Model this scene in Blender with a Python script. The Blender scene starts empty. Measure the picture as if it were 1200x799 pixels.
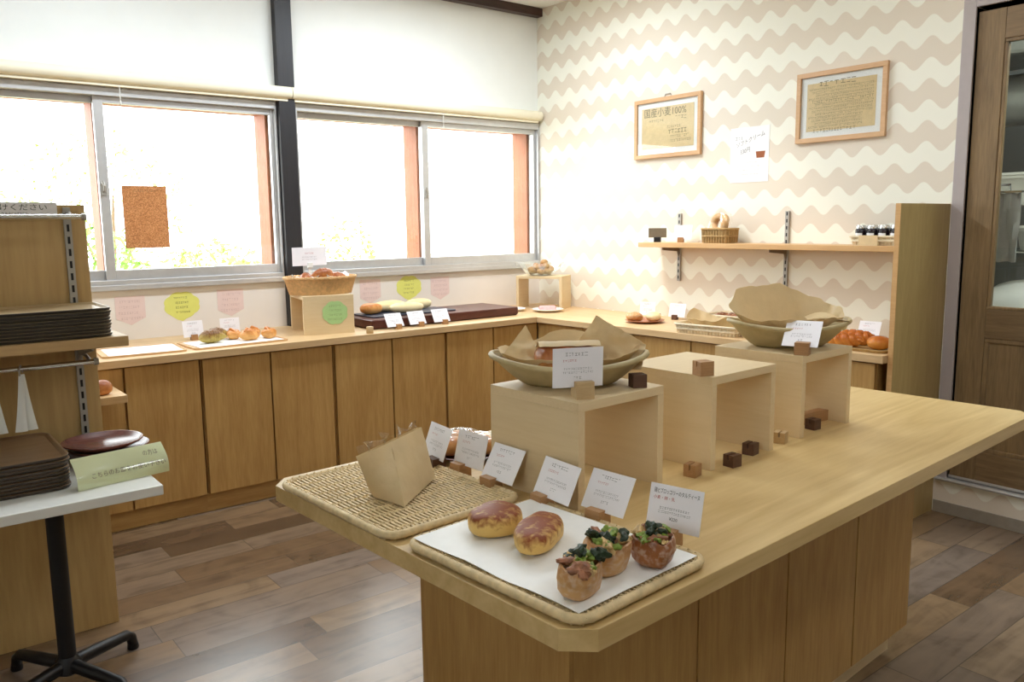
import bpy, bmesh, math, random
from math import sin, cos, pi, radians, sqrt, atan2
from mathutils import Vector, Matrix, noise

random.seed(7)
SC = bpy.context.scene
COL = SC.collection

# ------------------------------------------------------------------ camera
F, PITCH, ROLL, YAW = 960.78, 0.142436, 0.0121476, 0.668504
cp, sp = cos(PITCH), sin(PITCH)
fw = Vector((sin(YAW)*cp, cos(YAW)*cp, -sp)); rt = Vector((cos(YAW), -sin(YAW), 0)); dn = fw.cross(rt)
cr = rt*cos(ROLL)+dn*sin(ROLL); cd = -rt*sin(ROLL)+dn*cos(ROLL)
camd = bpy.data.cameras.new('camera'); cam = bpy.data.objects.new('camera', camd); COL.objects.link(cam)
camd.sensor_width = 36; camd.lens = F/1200*36; camd.clip_start = .02
cam.matrix_world = Matrix(((cr.x, -cd.x, -fw.x, 0), (cr.y, -cd.y, -fw.y, 0), (cr.z, -cd.z, -fw.z, 1.5), (0, 0, 0, 1)))
SC.camera = cam

# ------------------------------------------------------------------ light and exposure
SC.view_settings.view_transform = 'Standard'; SC.view_settings.look = 'None'
SC.view_settings.exposure = 0.42; SC.view_settings.gamma = 1.0
SC.view_settings.use_curve_mapping = False
SC.cycles.use_denoising = True
SC.cycles.max_bounces = 8; SC.cycles.diffuse_bounces = 5; SC.cycles.transparent_max_bounces = 16
SC.cycles.sample_clamp_indirect = 4.0; SC.cycles.caustics_reflective = False; SC.cycles.caustics_refractive = False
world = bpy.data.worlds.new('sky'); SC.world = world; world.use_nodes = True
bg = world.node_tree.nodes['Background']; bg.inputs[0].default_value = (.90, .965, 1, 1); bg.inputs[1].default_value = 6.0

def area(name, loc, rot, sx, sy, power, col):
    l = bpy.data.lights.new(name, 'AREA'); l.shape = 'RECTANGLE'; l.size = sx; l.size_y = sy
    l.energy = power; l.color = col
    o = bpy.data.objects.new(name, l); COL.objects.link(o); o.location = loc; o.rotation_euler = rot
    return o
def spot(name, loc, to, power, col, ang=60, blend=.6, size=.06):
    l = bpy.data.lights.new(name, 'SPOT'); l.energy = power; l.color = col; l.spot_size = radians(ang); l.spot_blend = blend; l.shadow_soft_size = size
    o = bpy.data.objects.new(name, l); COL.objects.link(o); o.location = loc
    o.rotation_euler = (Vector(to)-Vector(loc)).to_track_quat('-Z', 'Y').to_euler()
    return o
area('ceiling_lamp', (1.0, 3.9, 3.05), (0, 0, 0), 1.2, .25, 23, (.88, .98, 1.08))
area('ceiling_lamp', (2.9, 3.9, 3.05), (0, 0, 0), 1.2, .25, 33, (.88, .98, 1.08))
area('ceiling_lamp', (1.9, -0.3, 3.05), (0, 0, 0), 1.2, .25, 13, (.95, .98, 1.02))
area('ceiling_lamp', (2.7, 1.7, 3.05), (0, 0, 0), 1.2, .25, 13, (.95, .98, 1.02))  # added fill to brighten the end panel and wallpaper, no known fixture
spot('ceiling_spotlight', (3.5, 4.2, 3.0), (3.95, 4.3, .9), 50, (1, .88, .76), 62)
spot('ceiling_spotlight', (3.2, 3.2, 3.0), (3.95, 3.1, .9), 32, (1, .88, .76), 60)
area('kitchen_fill', (5.0, 1.2, 3.0), (0, 0, 0), 1.0, .3, 50, (.9, 1, .95))  # unseen source, added so the duct behind the door glass shows

# ------------------------------------------------------------------ materials
MATS = {}
class NT:
    def __init__(s, name):
        s.m = bpy.data.materials.new(name); s.m.use_nodes = True; s.t = s.m.node_tree; s.n = s.t.nodes
        s.b = s.n['Principled BSDF']; s.out = s.n['Material Output']; MATS[name] = s.m
    def add(s, ty, ins=None, **kw):
        n = s.n.new(ty)
        for k, v in kw.items(): setattr(n, k, v)
        for k, v in (ins or {}).items():
            if isinstance(v, tuple) and len(v) == 2 and hasattr(v[0], 'outputs'): s.t.links.new(v[0].outputs[v[1]], n.inputs[k])
            elif hasattr(v, 'outputs'): s.t.links.new(v.outputs[0], n.inputs[k])
            else: n.inputs[k].default_value = v
        return n
    def math(s, op, a, b=0.0, c=0.0): return s.add('ShaderNodeMath', {0: a, 1: b, 2: c}, operation=op)
    def ramp(s, fac, stops, interp='LINEAR'):
        r = s.add('ShaderNodeValToRGB', {0: fac}); e = r.color_ramp; e.interpolation = interp
        while len(e.elements) < len(stops): e.elements.new(.5)
        for el, (p, c) in zip(e.elements, stops): el.position = p; el.color = (*c, 1)
        return r
    def mix(s, fac, a, b): 
        n = s.n.new('ShaderNodeMix'); n.data_type = 'RGBA'
        for i, v in ((0, fac), (6, a), (7, b)):
            if hasattr(v, 'outputs'): s.t.links.new(v.outputs[2 if v.bl_idname == 'ShaderNodeMix' else 0], n.inputs[i])
            else: n.inputs[i].default_value = v if i == 0 else (*v, 1)
        return n
    def color(s, node): s.t.links.new(node.outputs[2 if node.bl_idname == 'ShaderNodeMix' else 0], s.b.inputs['Base Color'])
    def bump(s, h, strength=.3, dist=.002):
        b = s.add('ShaderNodeBump', {'Height': h, 'Strength': strength, 'Distance': dist}); s.t.links.new(b.outputs[0], s.b.inputs['Normal'])
def L(r, g, b):
    f = lambda c: ((c/255+.055)/1.055)**2.4 if c > 10.3 else c/255/12.92
    return (f(r), f(g), f(b))
def plain(name, col, rough=.6, metal=0, noise_amt=.06, nscale=30, **kw):
    t = NT(name); co = t.add('ShaderNodeTexCoord')
    n = t.add('ShaderNodeTexNoise', {'Vector': (co, 'Object'), 'Scale': nscale, 'Detail': 4})
    a = tuple(c*(1-noise_amt) for c in col); b = tuple(min(1, c*(1+noise_amt)) for c in col)
    t.color(t.ramp(n, [(.3, a), (.7, b)])); t.b.inputs['Roughness'].default_value = rough; t.b.inputs['Metallic'].default_value = metal
    for k, v in kw.items(): t.b.inputs[k.replace('_', ' ')].default_value = v
    return t
def wood(name, dark, light, axis='Z', scale=6, rough=.45, contrast=.9, fig=.32):
    t = NT(name); co = t.add('ShaderNodeTexCoord'); oi = t.add('ShaderNodeObjectInfo')
    off = t.add('ShaderNodeVectorMath', {0: (co, 'Object'), 1: t.add('ShaderNodeVectorMath', {0: (oi, 'Random'), 1: (17.3, 31.1, 23.7)}, operation='MULTIPLY')}, operation='ADD')
    sc = {'X': (.09, 1, 1), 'Y': (1, .09, 1), 'Z': (1, 1, .09)}[axis]
    mp = t.add('ShaderNodeVectorMath', {0: off, 1: tuple(c*scale for c in sc)}, operation='MULTIPLY')
    n1 = t.add('ShaderNodeTexNoise', {'Vector': mp, 'Scale': 1.0, 'Detail': 3, 'Distortion': .6})
    ring = t.math('FRACT', t.math('MULTIPLY', n1, 7.0)); tri = t.math('ABSOLUTE', t.math('SUBTRACT', ring, .5))
    mp2 = t.add('ShaderNodeVectorMath', {0: off, 1: tuple(c*scale*22 for c in sc)}, operation='MULTIPLY')
    n2 = t.add('ShaderNodeTexNoise', {'Vector': mp2, 'Scale': 1.0, 'Detail': 2})
    n3 = t.add('ShaderNodeTexNoise', {'Vector': off, 'Scale': 2.2, 'Detail': 1})
    s = t.math('ADD', t.math('MULTIPLY', tri, fig), t.math('ADD', t.math('MULTIPLY', n2, .45*contrast), t.math('MULTIPLY', n3, .5*contrast)))
    t.color(t.ramp(s, [(.22, dark), (.85, light)])); t.b.inputs['Roughness'].default_value = rough
    t.bump(n2, .08, .001)
    return t

wood('maple_door', L(160, 118, 62), L(204, 166, 104), 'Z', 6, .42)
wood('maple_rail', L(164, 124, 70), L(205, 169, 110), 'X', 6, .42)
wood('maple_rail_y', L(164, 124, 70), L(205, 169, 110), 'Y', 6, .42)
wood('worktop_x', L(194, 158, 110), L(226, 196, 152), 'X', 5, .38)
wood('worktop_y', L(194, 158, 110), L(226, 196, 152), 'Y', 5, .38)
wood('pine_top', L(188, 156, 98), L(216, 188, 134), 'X', 4, .40, fig=.6)
wood('plywood_pale', L(212, 188, 146), L(228, 208, 170), 'X', 5, .5, .8, .2)
wood('plywood_side', L(212, 188, 146), L(228, 208, 170), 'Y', 5, .5, .8, .2)
wood('shelf_wood', L(196, 150, 96), L(222, 182, 128), 'Y', 5, .42)
wood('partition_ply', L(164, 138, 86), L(192, 166, 114), 'Z', 7, .45)
wood('rack_ply', L(168, 136, 84), L(204, 172, 116), 'Z', 4, .45)
wood('rack_shelf', L(166, 134, 88), L(198, 164, 114), 'X', 5, .45)
wood('walnut', L(58, 26, 22), L(96, 46, 38), 'X', 6, .28)
wood('oak_block', L(150, 108, 68), L(188, 146, 100), 'X', 30, .55)
wood('pale_block', L(178, 148, 104), L(206, 178, 134), 'X', 30, .55)
wood('walnut_block', L(72, 46, 32), L(104, 70, 48), 'X', 30, .55)
wood('frame_wood', L(196, 152, 108), L(218, 178, 134), 'X', 20, .45)
wood('door_brown', L(92, 72, 48), L(146, 120, 84), 'Z', 6, .5, 1.2)
wood('door_brown_h', L(92, 72, 48), L(142, 116, 82), 'Y', 6, .5, 1.2)
wood('dark_beam', L(44, 28, 24), L(84, 54, 46), 'X', 8, .4)
wood('black_post', L(20, 18, 20), L(40, 37, 40), 'Z', 8, .5)
wood('tray_wood', L(150, 128, 92), L(184, 160, 120), 'X', 8, .42)
wood('tray_brown', L(104, 78, 52), L(140, 110, 78), 'X', 8, .40)
wood('plate_wood', L(78, 40, 32), L(132, 76, 62), 'X', 14, .26)
wood('board_wood', L(196, 154, 106), L(226, 188, 140), 'X', 8, .5)
wood('outer_wood', L(150, 84, 52), L(196, 124, 84), 'Z', 10, .6)
plain('tray_black', L(58, 54, 48), .45)
plain('tray_edge_brown', L(64, 54, 44), .45)
plain('white_paint', L(236, 238, 234), .7, 0, .015, 6)
plain('warm_white_paint', L(228, 221, 213), .75, 0, .02, 6)
plain('ceiling_paint', L(238, 238, 232), .8, 0, .015, 6)
plain('grey_base', L(150, 140, 126), .5)
plain('aluminium', L(206, 206, 206), .38, .6, .03)
plain('casing_grey', L(176, 166, 164), .45, .1, .02)
plain('chrome', L(220, 222, 220), .16, 1, .02)
plain('steel', L(170, 172, 172), .32, .9, .08, 14)
plain('slot_steel', L(168, 164, 156), .4, .35, .05)
plain('bracket_brown', L(128, 112, 96), .45, .2, .05)
plain('black_metal', L(18, 18, 20), .42, .2)
plain('blind_cream', L(240, 232, 206), .55, 0, .01)
plain('white_melamine', L(222, 222, 216), .35, 0, .01)
plain('paper_white', L(240, 238, 238), .6, 0, .01)
plain('card_white', L(238, 236, 240), .5, 0, .01)
plain('parchment', L(238, 238, 234), .5, 0, .02, 40)
plain('kraft_sign', L(226, 198, 152), .7, 0, .05, 40)
plain('ink', L(40, 40, 44), .7, 0, .0)
plain('ink_grey', L(110, 108, 112), .7, 0, 0)
plain('ink_sage', L(110, 140, 96), .7, 0, 0)
plain('ink_rose', L(190, 160, 160), .7, 0, 0)
plain('ink_red', L(178, 60, 66), .7, 0, 0)
plain('ink_green', L(44, 66, 44), .7, 0, 0)
plain('ink_brown', L(120, 104, 76), .7, 0, 0)
plain('note_pink', L(226, 202, 196), .8, 0, .02)
plain('note_yellow', L(220, 220, 116), .8, 0, .02)
plain('note_green', L(170, 206, 140), .8, 0, .02)
plain('wicker', L(214, 190, 144), .6, 0, .16, 60)
plain('wicker_warm', L(214, 172, 118), .6, 0, .16, 60)
plain('wicker_white', L(232, 218, 188), .6, 0, .1, 60)
plain('wicker_brown', L(176, 144, 92), .6, 0, .16, 60)
plain('bamboo_green', L(184, 166, 122), .5, 0, .08, 40)
plain('ceramic', L(240, 240, 238), .15, 0, .01)
plain('clay_plate', L(170, 108, 70), .4, 0, .06)
plain('slate', L(56, 60, 74), .35, 0, .05)
plain('tong_white', L(226, 228, 224), .35, 0, .01)
plain('ivory_plate', L(230, 226, 214), .3, 0, .02)
plain('jam', L(24, 10, 16), .12, 0, .05)
plain('lid_silver', L(220, 220, 216), .25, .8, .02)
plain('sign_green', L(222, 230, 186), .45, 0, .01)
plain('dark_sign', L(112, 100, 80), .5, 0, .1, 50)
plain('sack_white', L(222, 222, 218), .6, 0, .05, 8)
plain('plastic_grey', L(170, 172, 168), .4, 0, .03)
plain('kitchen_wall', L(120, 122, 122), .6, 0, .05, 4)
plain('leaf_green', L(126, 168, 66), .6, 0, .25, 2)
plain('leaf_light', L(158, 190, 86), .6, 0, .25, 2)
plain('bark', L(120, 96, 70), .8, 0, .2)
plain('earth', L(170, 160, 130), .9, 0, .15, 3)
plain('concrete', L(196, 192, 182), .8, 0, .06, 3)
plain('greens_dark', L(30, 48, 22), .45, 0, .4, 90)
plain('greens_light', L(120, 142, 50), .45, 0, .35, 90)
plain('bacon', L(156, 104, 74), .4, 0, .35, 70)
plain('mushroom', L(206, 172, 112), .45, 0, .3, 70)
plain('pink_icing', L(226, 176, 172), .5, 0, .1, 60)

def kraft():
    t = plain('kraft_paper', L(230, 208, 162), .5, 0, .06, 14)
    co = t.add('ShaderNodeTexCoord'); n = t.add('ShaderNodeTexNoise', {'Vector': (co, 'Object'), 'Scale': 38, 'Detail': 4}); t.bump(n, .5, .005)
    tr = t.add('ShaderNodeBsdfTranslucent', {'Color': (*L(228, 200, 146), 1)}); mx = t.add('ShaderNodeMixShader', {0: .25, 1: t.b, 2: tr}); t.t.links.new(mx.outputs[0], t.out.inputs[0])
kraft()
def corky():
    t = NT('cork'); co = t.add('ShaderNodeTexCoord'); v = t.add('ShaderNodeTexNoise', {'Vector': (co, 'Object'), 'Scale': 170, 'Detail': 3})
    t.color(t.ramp(v, [(.34, L(150, 92, 50)), (.5, L(202, 138, 84)), (.66, L(228, 172, 118))])); t.b.inputs['Roughness'].default_value = .85
    # the sheet is thin: part of the daylight behind it comes through
    tr = t.add('ShaderNodeBsdfTranslucent', {'Color': (.62, .40, .24, 1)}); mx = t.add('ShaderNodeMixShader', {0: .22, 1: t.b, 2: tr}); t.t.links.new(mx.outputs[0], t.out.inputs[0])
corky()
def glass(name, tint=(1, 1, 1), refl=.06, rough=0.0):
    t = NT(name); tr = t.add('ShaderNodeBsdfTransparent', {'Color': (*tint, 1)}); gl = t.add('ShaderNodeBsdfGlossy', {'Color': (1, 1, 1, 1), 'Roughness': rough})
    lw = t.add('ShaderNodeLayerWeight', {'Blend': .5}); f2 = t.math('ADD', t.math('MULTIPLY', t.math('POWER', (lw, 'Facing'), 5.0), .8), refl*.5)
    mx = t.add('ShaderNodeMixShader', {0: f2, 1: tr, 2: gl}); t.t.links.new(mx.outputs[0], t.out.inputs[0])
glass('window_glass', (.97, .98, .97)); glass('film', (.99, .99, .98), .10, .12); glass('bowl_glass', (.95, .97, .97), .3)
def translucent_paper(name, col, w=.35):
    t = plain(name, col, .6, 0, .02); tr = t.add('ShaderNodeBsdfTranslucent', {'Color': (*col, 1)})
    mx = t.add('ShaderNodeMixShader', {0: w, 1: t.b, 2: tr}); t.t.links.new(mx.outputs[0], t.out.inputs[0])
translucent_paper('blind_cloth', L(240, 232, 206), .3)
def floor_mat():
    t = NT('plank_vinyl'); co = t.add('ShaderNodeTexCoord'); s = t.add('ShaderNodeSeparateXYZ', {0: (co, 'Object')})
    W, LEN = .1585, .92
    yy = t.math('DIVIDE', t.math('ADD', (s, 'Y'), .165), W); row = t.math('FLOOR', yy)
    h = t.math('FRACT', t.math('MULTIPLY', t.math('SINE', t.math('MULTIPLY', row, 12.9898)), 43758.5))
    xx = t.math('ADD', t.math('DIVIDE', (s, 'X'), LEN), h); colm = t.math('FLOOR', xx)
    pv = t.add('ShaderNodeCombineXYZ', {0: row, 1: colm}); wn = t.add('ShaderNodeTexWhiteNoise', {'Vector': pv}, noise_dimensions='3D')
    base = t.ramp((wn, 'Value'), [(0, L(88, 68, 50)), (.3, L(114, 90, 66)), (.55, L(130, 106, 80)), (.8, L(112, 98, 88)), (1, L(146, 122, 96))])
    sh = t.add('ShaderNodeVectorMath', {0: (co, 'Object'), 1: t.add('ShaderNodeVectorMath', {0: (wn, 'Color'), 1: (9, 9, 9)}, operation='MULTIPLY')}, operation='ADD')
    st = t.add('ShaderNodeVectorMath', {0: sh, 1: (2.2, 16, 1)}, operation='MULTIPLY')
    n = t.add('ShaderNodeTexNoise', {'Vector': st, 'Scale': 1, 'Detail': 5, 'Distortion': .8})
    n2 = t.add('ShaderNodeTexNoise', {'Vector': sh, 'Scale': 5, 'Detail': 3, 'Distortion': 1.2})
    k = t.math('ADD', t.math('MULTIPLY', n, .6), t.math('MULTIPLY', n2, .55))
    g = t.ramp(k, [(.3, (.42, .40, .38)), (.58, (1, 1, 1)), (.85, (1.25, 1.22, 1.18))])
    m = t.add('ShaderNodeMix', data_type='RGBA', blend_type='MULTIPLY'); m.inputs[0].default_value = 1
    t.t.links.new(base.outputs[0], m.inputs[6]); t.t.links.new(g.outputs[0], m.inputs[7])
    fy = t.math('FRACT', yy); fx = t.math('FRACT', xx)
    ey = t.math('MINIMUM', fy, t.math('SUBTRACT', 1, fy)); ex = t.math('MULTIPLY', t.math('MINIMUM', fx, t.math('SUBTRACT', 1, fx)), LEN/W)
    seam = t.math('LESS_THAN', t.math('MINIMUM', ex, ey), .012)
    m2 = t.mix(t.math('MULTIPLY', seam, .6), (1, 1, 1), (.05, .04, .03)); t.t.links.new(m.outputs[2], m2.inputs[6])
    t.color(m2); t.b.inputs['Roughness'].default_value = .27; t.b.inputs['Specular IOR Level'].default_value = .75; t.bump(n, .06, .001)
floor_mat()
def wallpaper():
    t = NT('wave_wallpaper'); co = t.add('ShaderNodeTexCoord'); s = t.add('ShaderNodeSeparateXYZ', {0: (co, 'Object')})
    ph = t.math('COSINE', t.math('MULTIPLY', t.math('SUBTRACT', (s, 'Y'), 2.005), 2*pi/.1555))
    z = t.math('SUBTRACT', t.math('SUBTRACT', (s, 'Z'), 2.462), t.math('MULTIPLY', ph, .027))
    f = t.math('FRACT', t.math('DIVIDE', z, .2025))
    sm = t.add('ShaderNodeMapRange', {0: f, 1: .50, 2: .53, 3: 0, 4: 1})
    sm2 = t.add('ShaderNodeMapRange', {0: f, 1: 0, 2: .02, 3: 1, 4: 0}); mm = t.math('MAXIMUM', sm, sm2)
    t.color(t.mix(mm, L(224, 213, 196), L(240, 238, 224))); t.b.inputs['Roughness'].default_value = .7
wallpaper()
def bread(name, base, brown, z0, z1, nscale=40, amt=.35, rough=.45, dust=None):
    t = NT(name); co = t.add('ShaderNodeTexCoord'); s = t.add('ShaderNodeSeparateXYZ', {0: (co, 'Object')})
    n = t.add('ShaderNodeTexNoise', {'Vector': (co, 'Object'), 'Scale': nscale, 'Detail': 4, 'Distortion': .5})
    zz = t.add('ShaderNodeMapRange', {0: (s, 'Z'), 1: z0, 2: z1, 3: 0, 4: 1})
    k = t.math('ADD', zz, t.math('MULTIPLY', t.math('SUBTRACT', n, .5), amt*2.2))
    stops = [(.25, base), (.6, tuple((a+b*1.4)/2.2 for a, b in zip(base, brown))), (.9, brown)]
    c = t.ramp(k, stops)
    if dust:
        n2 = t.add('ShaderNodeTexNoise', {'Vector': (co, 'Object'), 'Scale': nscale*3, 'Detail': 3})
        d = t.ramp(n2, [(.46, (0, 0, 0)), (.68, (1, 1, 1))]); c = t.mix(t.math('MULTIPLY', d, .5), (1, 1, 1), dust); t.t.links.new(t.n[-4].outputs[0], c.inputs[6]) if False else t.t.links.new([q for q in t.n if q.bl_idname == 'ShaderNodeValToRGB'][0].outputs[0], c.inputs[6])
    t.color(c); t.b.inputs['Roughness'].default_value = rough; t.b.inputs['Specular IOR Level'].default_value = .28; t.bump(n, .35, .004)
bread('bread_grilled', L(222, 184, 108), L(136, 70, 34), .016, .050, 64, .85, .5)
bread('bread_crust', L(210, 164, 108), L(164, 112, 68), .005, .085, 30, .45, .45, L(222, 204, 182))
bread('bread_dark_crust', L(164, 104, 60), L(120, 68, 38), .005, .07, 30, .45, .32, L(214, 196, 176))
bread('bread_pale', L(236, 220, 176), L(226, 200, 140), .03, .07, 30, .3, .6)
bread('bread_orange', L(230, 176, 108), L(196, 122, 58), .01, .06, 40, .5, .35)
bread('bread_olive', L(190, 168, 90), L(122, 84, 46), .01, .06, 40, .6, .35)
bread('bread_glossy', L(216, 150, 72), L(178, 96, 36), .0, .06, 20, .4, .22)
bread('bread_crois', L(206, 142, 84), L(150, 84, 44), .0, .06, 30, .5, .35)
bread('cookie', L(206, 168, 116), L(150, 106, 66), .0, .04, 60, .6, .6)

# ------------------------------------------------------------------ mesh helpers
class MB:
    def __init__(s): s.v = []; s.f = []; s.m = []
    def add(s, vs, fs, mi=0, M=None):
        o = len(s.v)
        s.v += [tuple(M @ Vector(p)) if M else tuple(p) for p in vs]
        for i, f in enumerate(fs): s.f.append([j+o for j in f]); s.m.append(mi[i] if isinstance(mi, list) else mi)
    def box(s, a, b, mi=0, M=None):
        x0, y0, z0 = a; x1, y1, z1 = b
        s.add([(x0, y0, z0), (x1, y0, z0), (x1, y1, z0), (x0, y1, z0), (x0, y0, z1), (x1, y0, z1), (x1, y1, z1), (x0, y1, z1)],
              [(0, 3, 2, 1), (4, 5, 6, 7), (0, 1, 5, 4), (1, 2, 6, 5), (2, 3, 7, 6), (3, 0, 4, 7)], mi, M)
    def prism(s, poly, z0, z1, mi=0, M=None):
        n = len(poly); vs = [(x, y, z0) for x, y in poly]+[(x, y, z1) for x, y in poly]
        s.add(vs, [list(range(n))[::-1], list(range(n, 2*n))]+[(i, (i+1) % n, n+(i+1) % n, n+i) for i in range(n)], mi, M)
    def loft(s, rings, mi=0, cap0=True, cap1=True, M=None, closed=False):
        n = len(rings[0]); vs = [p for r in rings for p in r]; fs = []; ms = []
        k = len(rings); pick = lambda i: mi[i] if isinstance(mi, list) else mi
        for i in range(k if closed else k-1):
            a = i*n; b = ((i+1) % k)*n
            for j in range(n): fs.append((a+j, a+(j+1) % n, b+(j+1) % n, b+j)); ms.append(pick(min(i, len(mi)-1) if isinstance(mi, list) else i))
        if not closed:
            if cap0: fs.append(tuple(range(n))[::-1]); ms.append(pick(0))
            if cap1: fs.append(tuple(range((k-1)*n, k*n))); ms.append(pick(len(mi)-1 if isinstance(mi, list) else 0))
        s.add(vs, fs, ms, M)
    def lathe(s, prof, n=32, mi=0, c=(0, 0, 0), M=None, cap0=True, cap1=True, sx=1, sy=1):
        s.loft([[(c[0]+r*sx*cos(2*pi*j/n), c[1]+r*sy*sin(2*pi*j/n), c[2]+z) for j in range(n)] for r, z in prof], mi, cap0, cap1, M)
    def tube(s, pts, r, n=8, mi=0, M=None, closed=False):
        pts = [Vector(p) for p in pts]; k = len(pts); rings = []
        up = Vector((0, 0, 1)); prev = None
        for i, p in enumerate(pts):
            a = pts[(i-1) % k] if (closed or i) else p; b = pts[(i+1) % k] if (closed or i < k-1) else p
            d = (b-a).normalized()
            u = prev if prev is not None else (up if abs(d.z) < .9 else Vector((1, 0, 0)))
            u = (u-d*u.dot(d)).normalized(); w = d.cross(u); prev = u
            rr_ = r[i] if isinstance(r, (list, tuple)) else r
            rings.append([tuple(p+(u*cos(2*pi*j/n)+w*sin(2*pi*j/n))*rr_) for j in range(n)])
        s.loft(rings, mi, M=M, closed=closed)
    def sheet(s, grid, th=.0006, mi=0, M=None):
        h = len(grid); w = len(grid[0]); P = [[Vector(p) for p in r] for r in grid]
        vs = []; fs = []
        for sgn in (.5, -.5):
            for i in range(h):
                for j in range(w):
                    du = P[i][min(j+1, w-1)]-P[i][max(j-1, 0)]; dv = P[min(i+1, h-1)][j]-P[max(i-1, 0)][j]
                    nn = du.cross(dv); nn = nn.normalized() if nn.length > 1e-12 else Vector((0, 0, 1))
                    vs.append(tuple(P[i][j]+nn*th*sgn))
        N = w*h
        for i in range(h-1):
            for j in range(w-1):
                a = i*w+j; fs.append((a, a+1, a+w+1, a+w)); fs.append((N+a, N+a+w, N+a+w+1, N+a+1))
        for j in range(w-1):
            fs.append((j, N+j, N+j+1, j+1)); a = (h-1)*w+j; fs.append((a, a+1, N+a+1, N+a))
        for i in range(h-1):
            a = i*w; fs.append((a, a+w, N+a+w, N+a)); a = i*w+w-1; fs.append((a, N+a, N+a+w, a+w))
        s.add(vs, fs, mi, M)
    def mesh(s, name, mats, smooth=False):
        me = bpy.data.meshes.new(name); me.from_pydata(s.v, [], s.f)
        for m in ([mats] if isinstance(mats, str) else mats): me.materials.append(MATS[m])
        for p, m in zip(me.polygons, s.m): p.material_index = m; p.use_smooth = smooth
        bm = bmesh.new(); bm.from_mesh(me); bmesh.ops.recalc_face_normals(bm, faces=bm.faces); bm.to_mesh(me); bm.free()
        return me
    def build(s, name, mats, parent=None, smooth=False, bevel=0, loc=None, rot=None):
        o = bpy.data.objects.new(name, s.mesh(name, mats, smooth)); COL.objects.link(o)
        if parent: o.parent = parent
        if loc: o.location = loc
        if rot: o.rotation_euler = rot
        if bevel:
            b = o.modifiers.new('bevel', 'BEVEL'); b.width = bevel; b.segments = 2; b.limit_method = 'ANGLE'; b.angle_limit = radians(50)
        if smooth:
            try:
                o.data.set_sharp_from_angle(angle=radians(50))
            except Exception: pass
        return o
def tag(o, label, cat, group=None, kind=None):
    if label: o['label'] = label
    if cat: o['category'] = cat
    if group: o['group'] = group
    if kind: o['kind'] = kind
    return o
def thing(name, label, cat, loc=(0, 0, 0), rot=0, group=None):
    o = bpy.data.objects.new(name, None); COL.objects.link(o); o.location = loc
    o.rotation_euler = rot if isinstance(rot, tuple) else (0, 0, rot); o.empty_display_size = .05
    return tag(o, label, cat, group)
def struct(o): o['kind'] = 'structure'; return o
def box(name, a, b, mat, parent=None, bevel=0):
    m = MB(); m.box(a, b); return m.build(name, mat, parent, bevel=bevel)
def rr(w, d, r, z=0, n=5, cx=0, cy=0):
    P = []
    for qx, qy, a0 in ((1, 1, 0), (-1, 1, pi/2), (-1, -1, pi), (1, -1, 1.5*pi)):
        for i in range(n+1):
            a = a0+pi/2*i/n; P.append((cx+qx*(w/2-r)+r*cos(a), cy+qy*(d/2-r)+r*sin(a), z))
    return P
def dup(root, loc, rot, label=None, group=None):
    r = root.copy(); COL.objects.link(r); r.location = loc; r.rotation_euler = rot if isinstance(rot, tuple) else (0, 0, rot)
    if label: r['label'] = label
    if group: r['group'] = group
    for ch in list(root.children):
        c = ch.copy(); COL.objects.link(c); c.parent = r
        for g in list(ch.children):
            d = g.copy(); COL.objects.link(d); d.parent = c
    return r
def sgp(c, e): return math.copysign(abs(c)**e, c)
def blob(mb, rx, ry, rz, e1=1, e2=1, amp=0, ns=20, seed=0, n=28, m=14, mi=0, M=None, cz=None, fl=0.0):
    """super-ellipsoid resting near z=0; fl flattens the underside."""
    cz = rz if cz is None else cz; rings = []
    for i in range(m+1):
        ph = -pi/2+pi*i/m; ph = max(-pi/2+.06, min(pi/2-.06, ph)); r = []
        for j in range(n):
            th = 2*pi*j/n
            p = Vector((rx*sgp(cos(ph), e1)*sgp(cos(th), e2), ry*sgp(cos(ph), e1)*sgp(sin(th), e2), rz*sgp(sin(ph), e1)))
            if amp: p *= 1+amp*noise.noise(p*ns+Vector((seed*7.1, seed*3.3, seed)))
            if p.z < -rz*(1-fl): p.z = -rz*(1-fl)
            r.append((p.x, p.y, p.z+cz-rz*fl))
        rings.append(r)
    mb.loft(rings, mi, M=M)
_fc = bpy.data.curves.new('lettering', 'FONT'); _fo = bpy.data.objects.new('lettering', _fc); COL.objects.link(_fo)
def text_mesh(mb, s, size, x, z, y=-.0006, align='LEFT', mi=0, sx=1.0, skew=0.0):
    _fc.body = s; _fc.size = size; _fc.align_x = align; _fc.resolution_u = 2
    dg = bpy.context.evaluated_depsgraph_get(); dg.update()
    me = bpy.data.meshes.new_from_object(_fo.evaluated_get(dg))
    mb.add([(x+v.co.x*sx, y, z+v.co.y+v.co.x*skew) for v in me.vertices], [list(p.vertices) for p in me.polygons], mi)
    bpy.data.meshes.remove(me)
def dashes(mb, x0, x1, z, h, y=-.0006, mi=0, rnd=random, gap=.35):
    """a line of handwriting too small to read"""
    x = x0
    while x < x1-h*.4:
        w = h*rnd.uniform(.45, .95); w = min(w, x1-x)
        a, b = z-h*.5*rnd.uniform(.6, 1), z+h*.5*rnd.uniform(.6, 1)
        t = h*.11
        mb.add([(x, y, b-t), (x+w, y, b-t), (x+w, y, b), (x, y, b)], [(0, 1, 2, 3)], mi)
        if rnd.random() < .7: mb.add([(x+w*.4, y, a), (x+w*.4+t, y, a), (x+w*.4+t, y, b), (x+w*.4, y, b)], [(0, 1, 2, 3)], mi)
        if rnd.random() < .6: mb.add([(x, y, a), (x+w, y, a), (x+w, y, a+t), (x, y, a+t)], [(0, 1, 2, 3)], mi)
        x += w+h*gap*rnd.uniform(.5, 1.2)
TH = 1.62874944-pi/2
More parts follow.
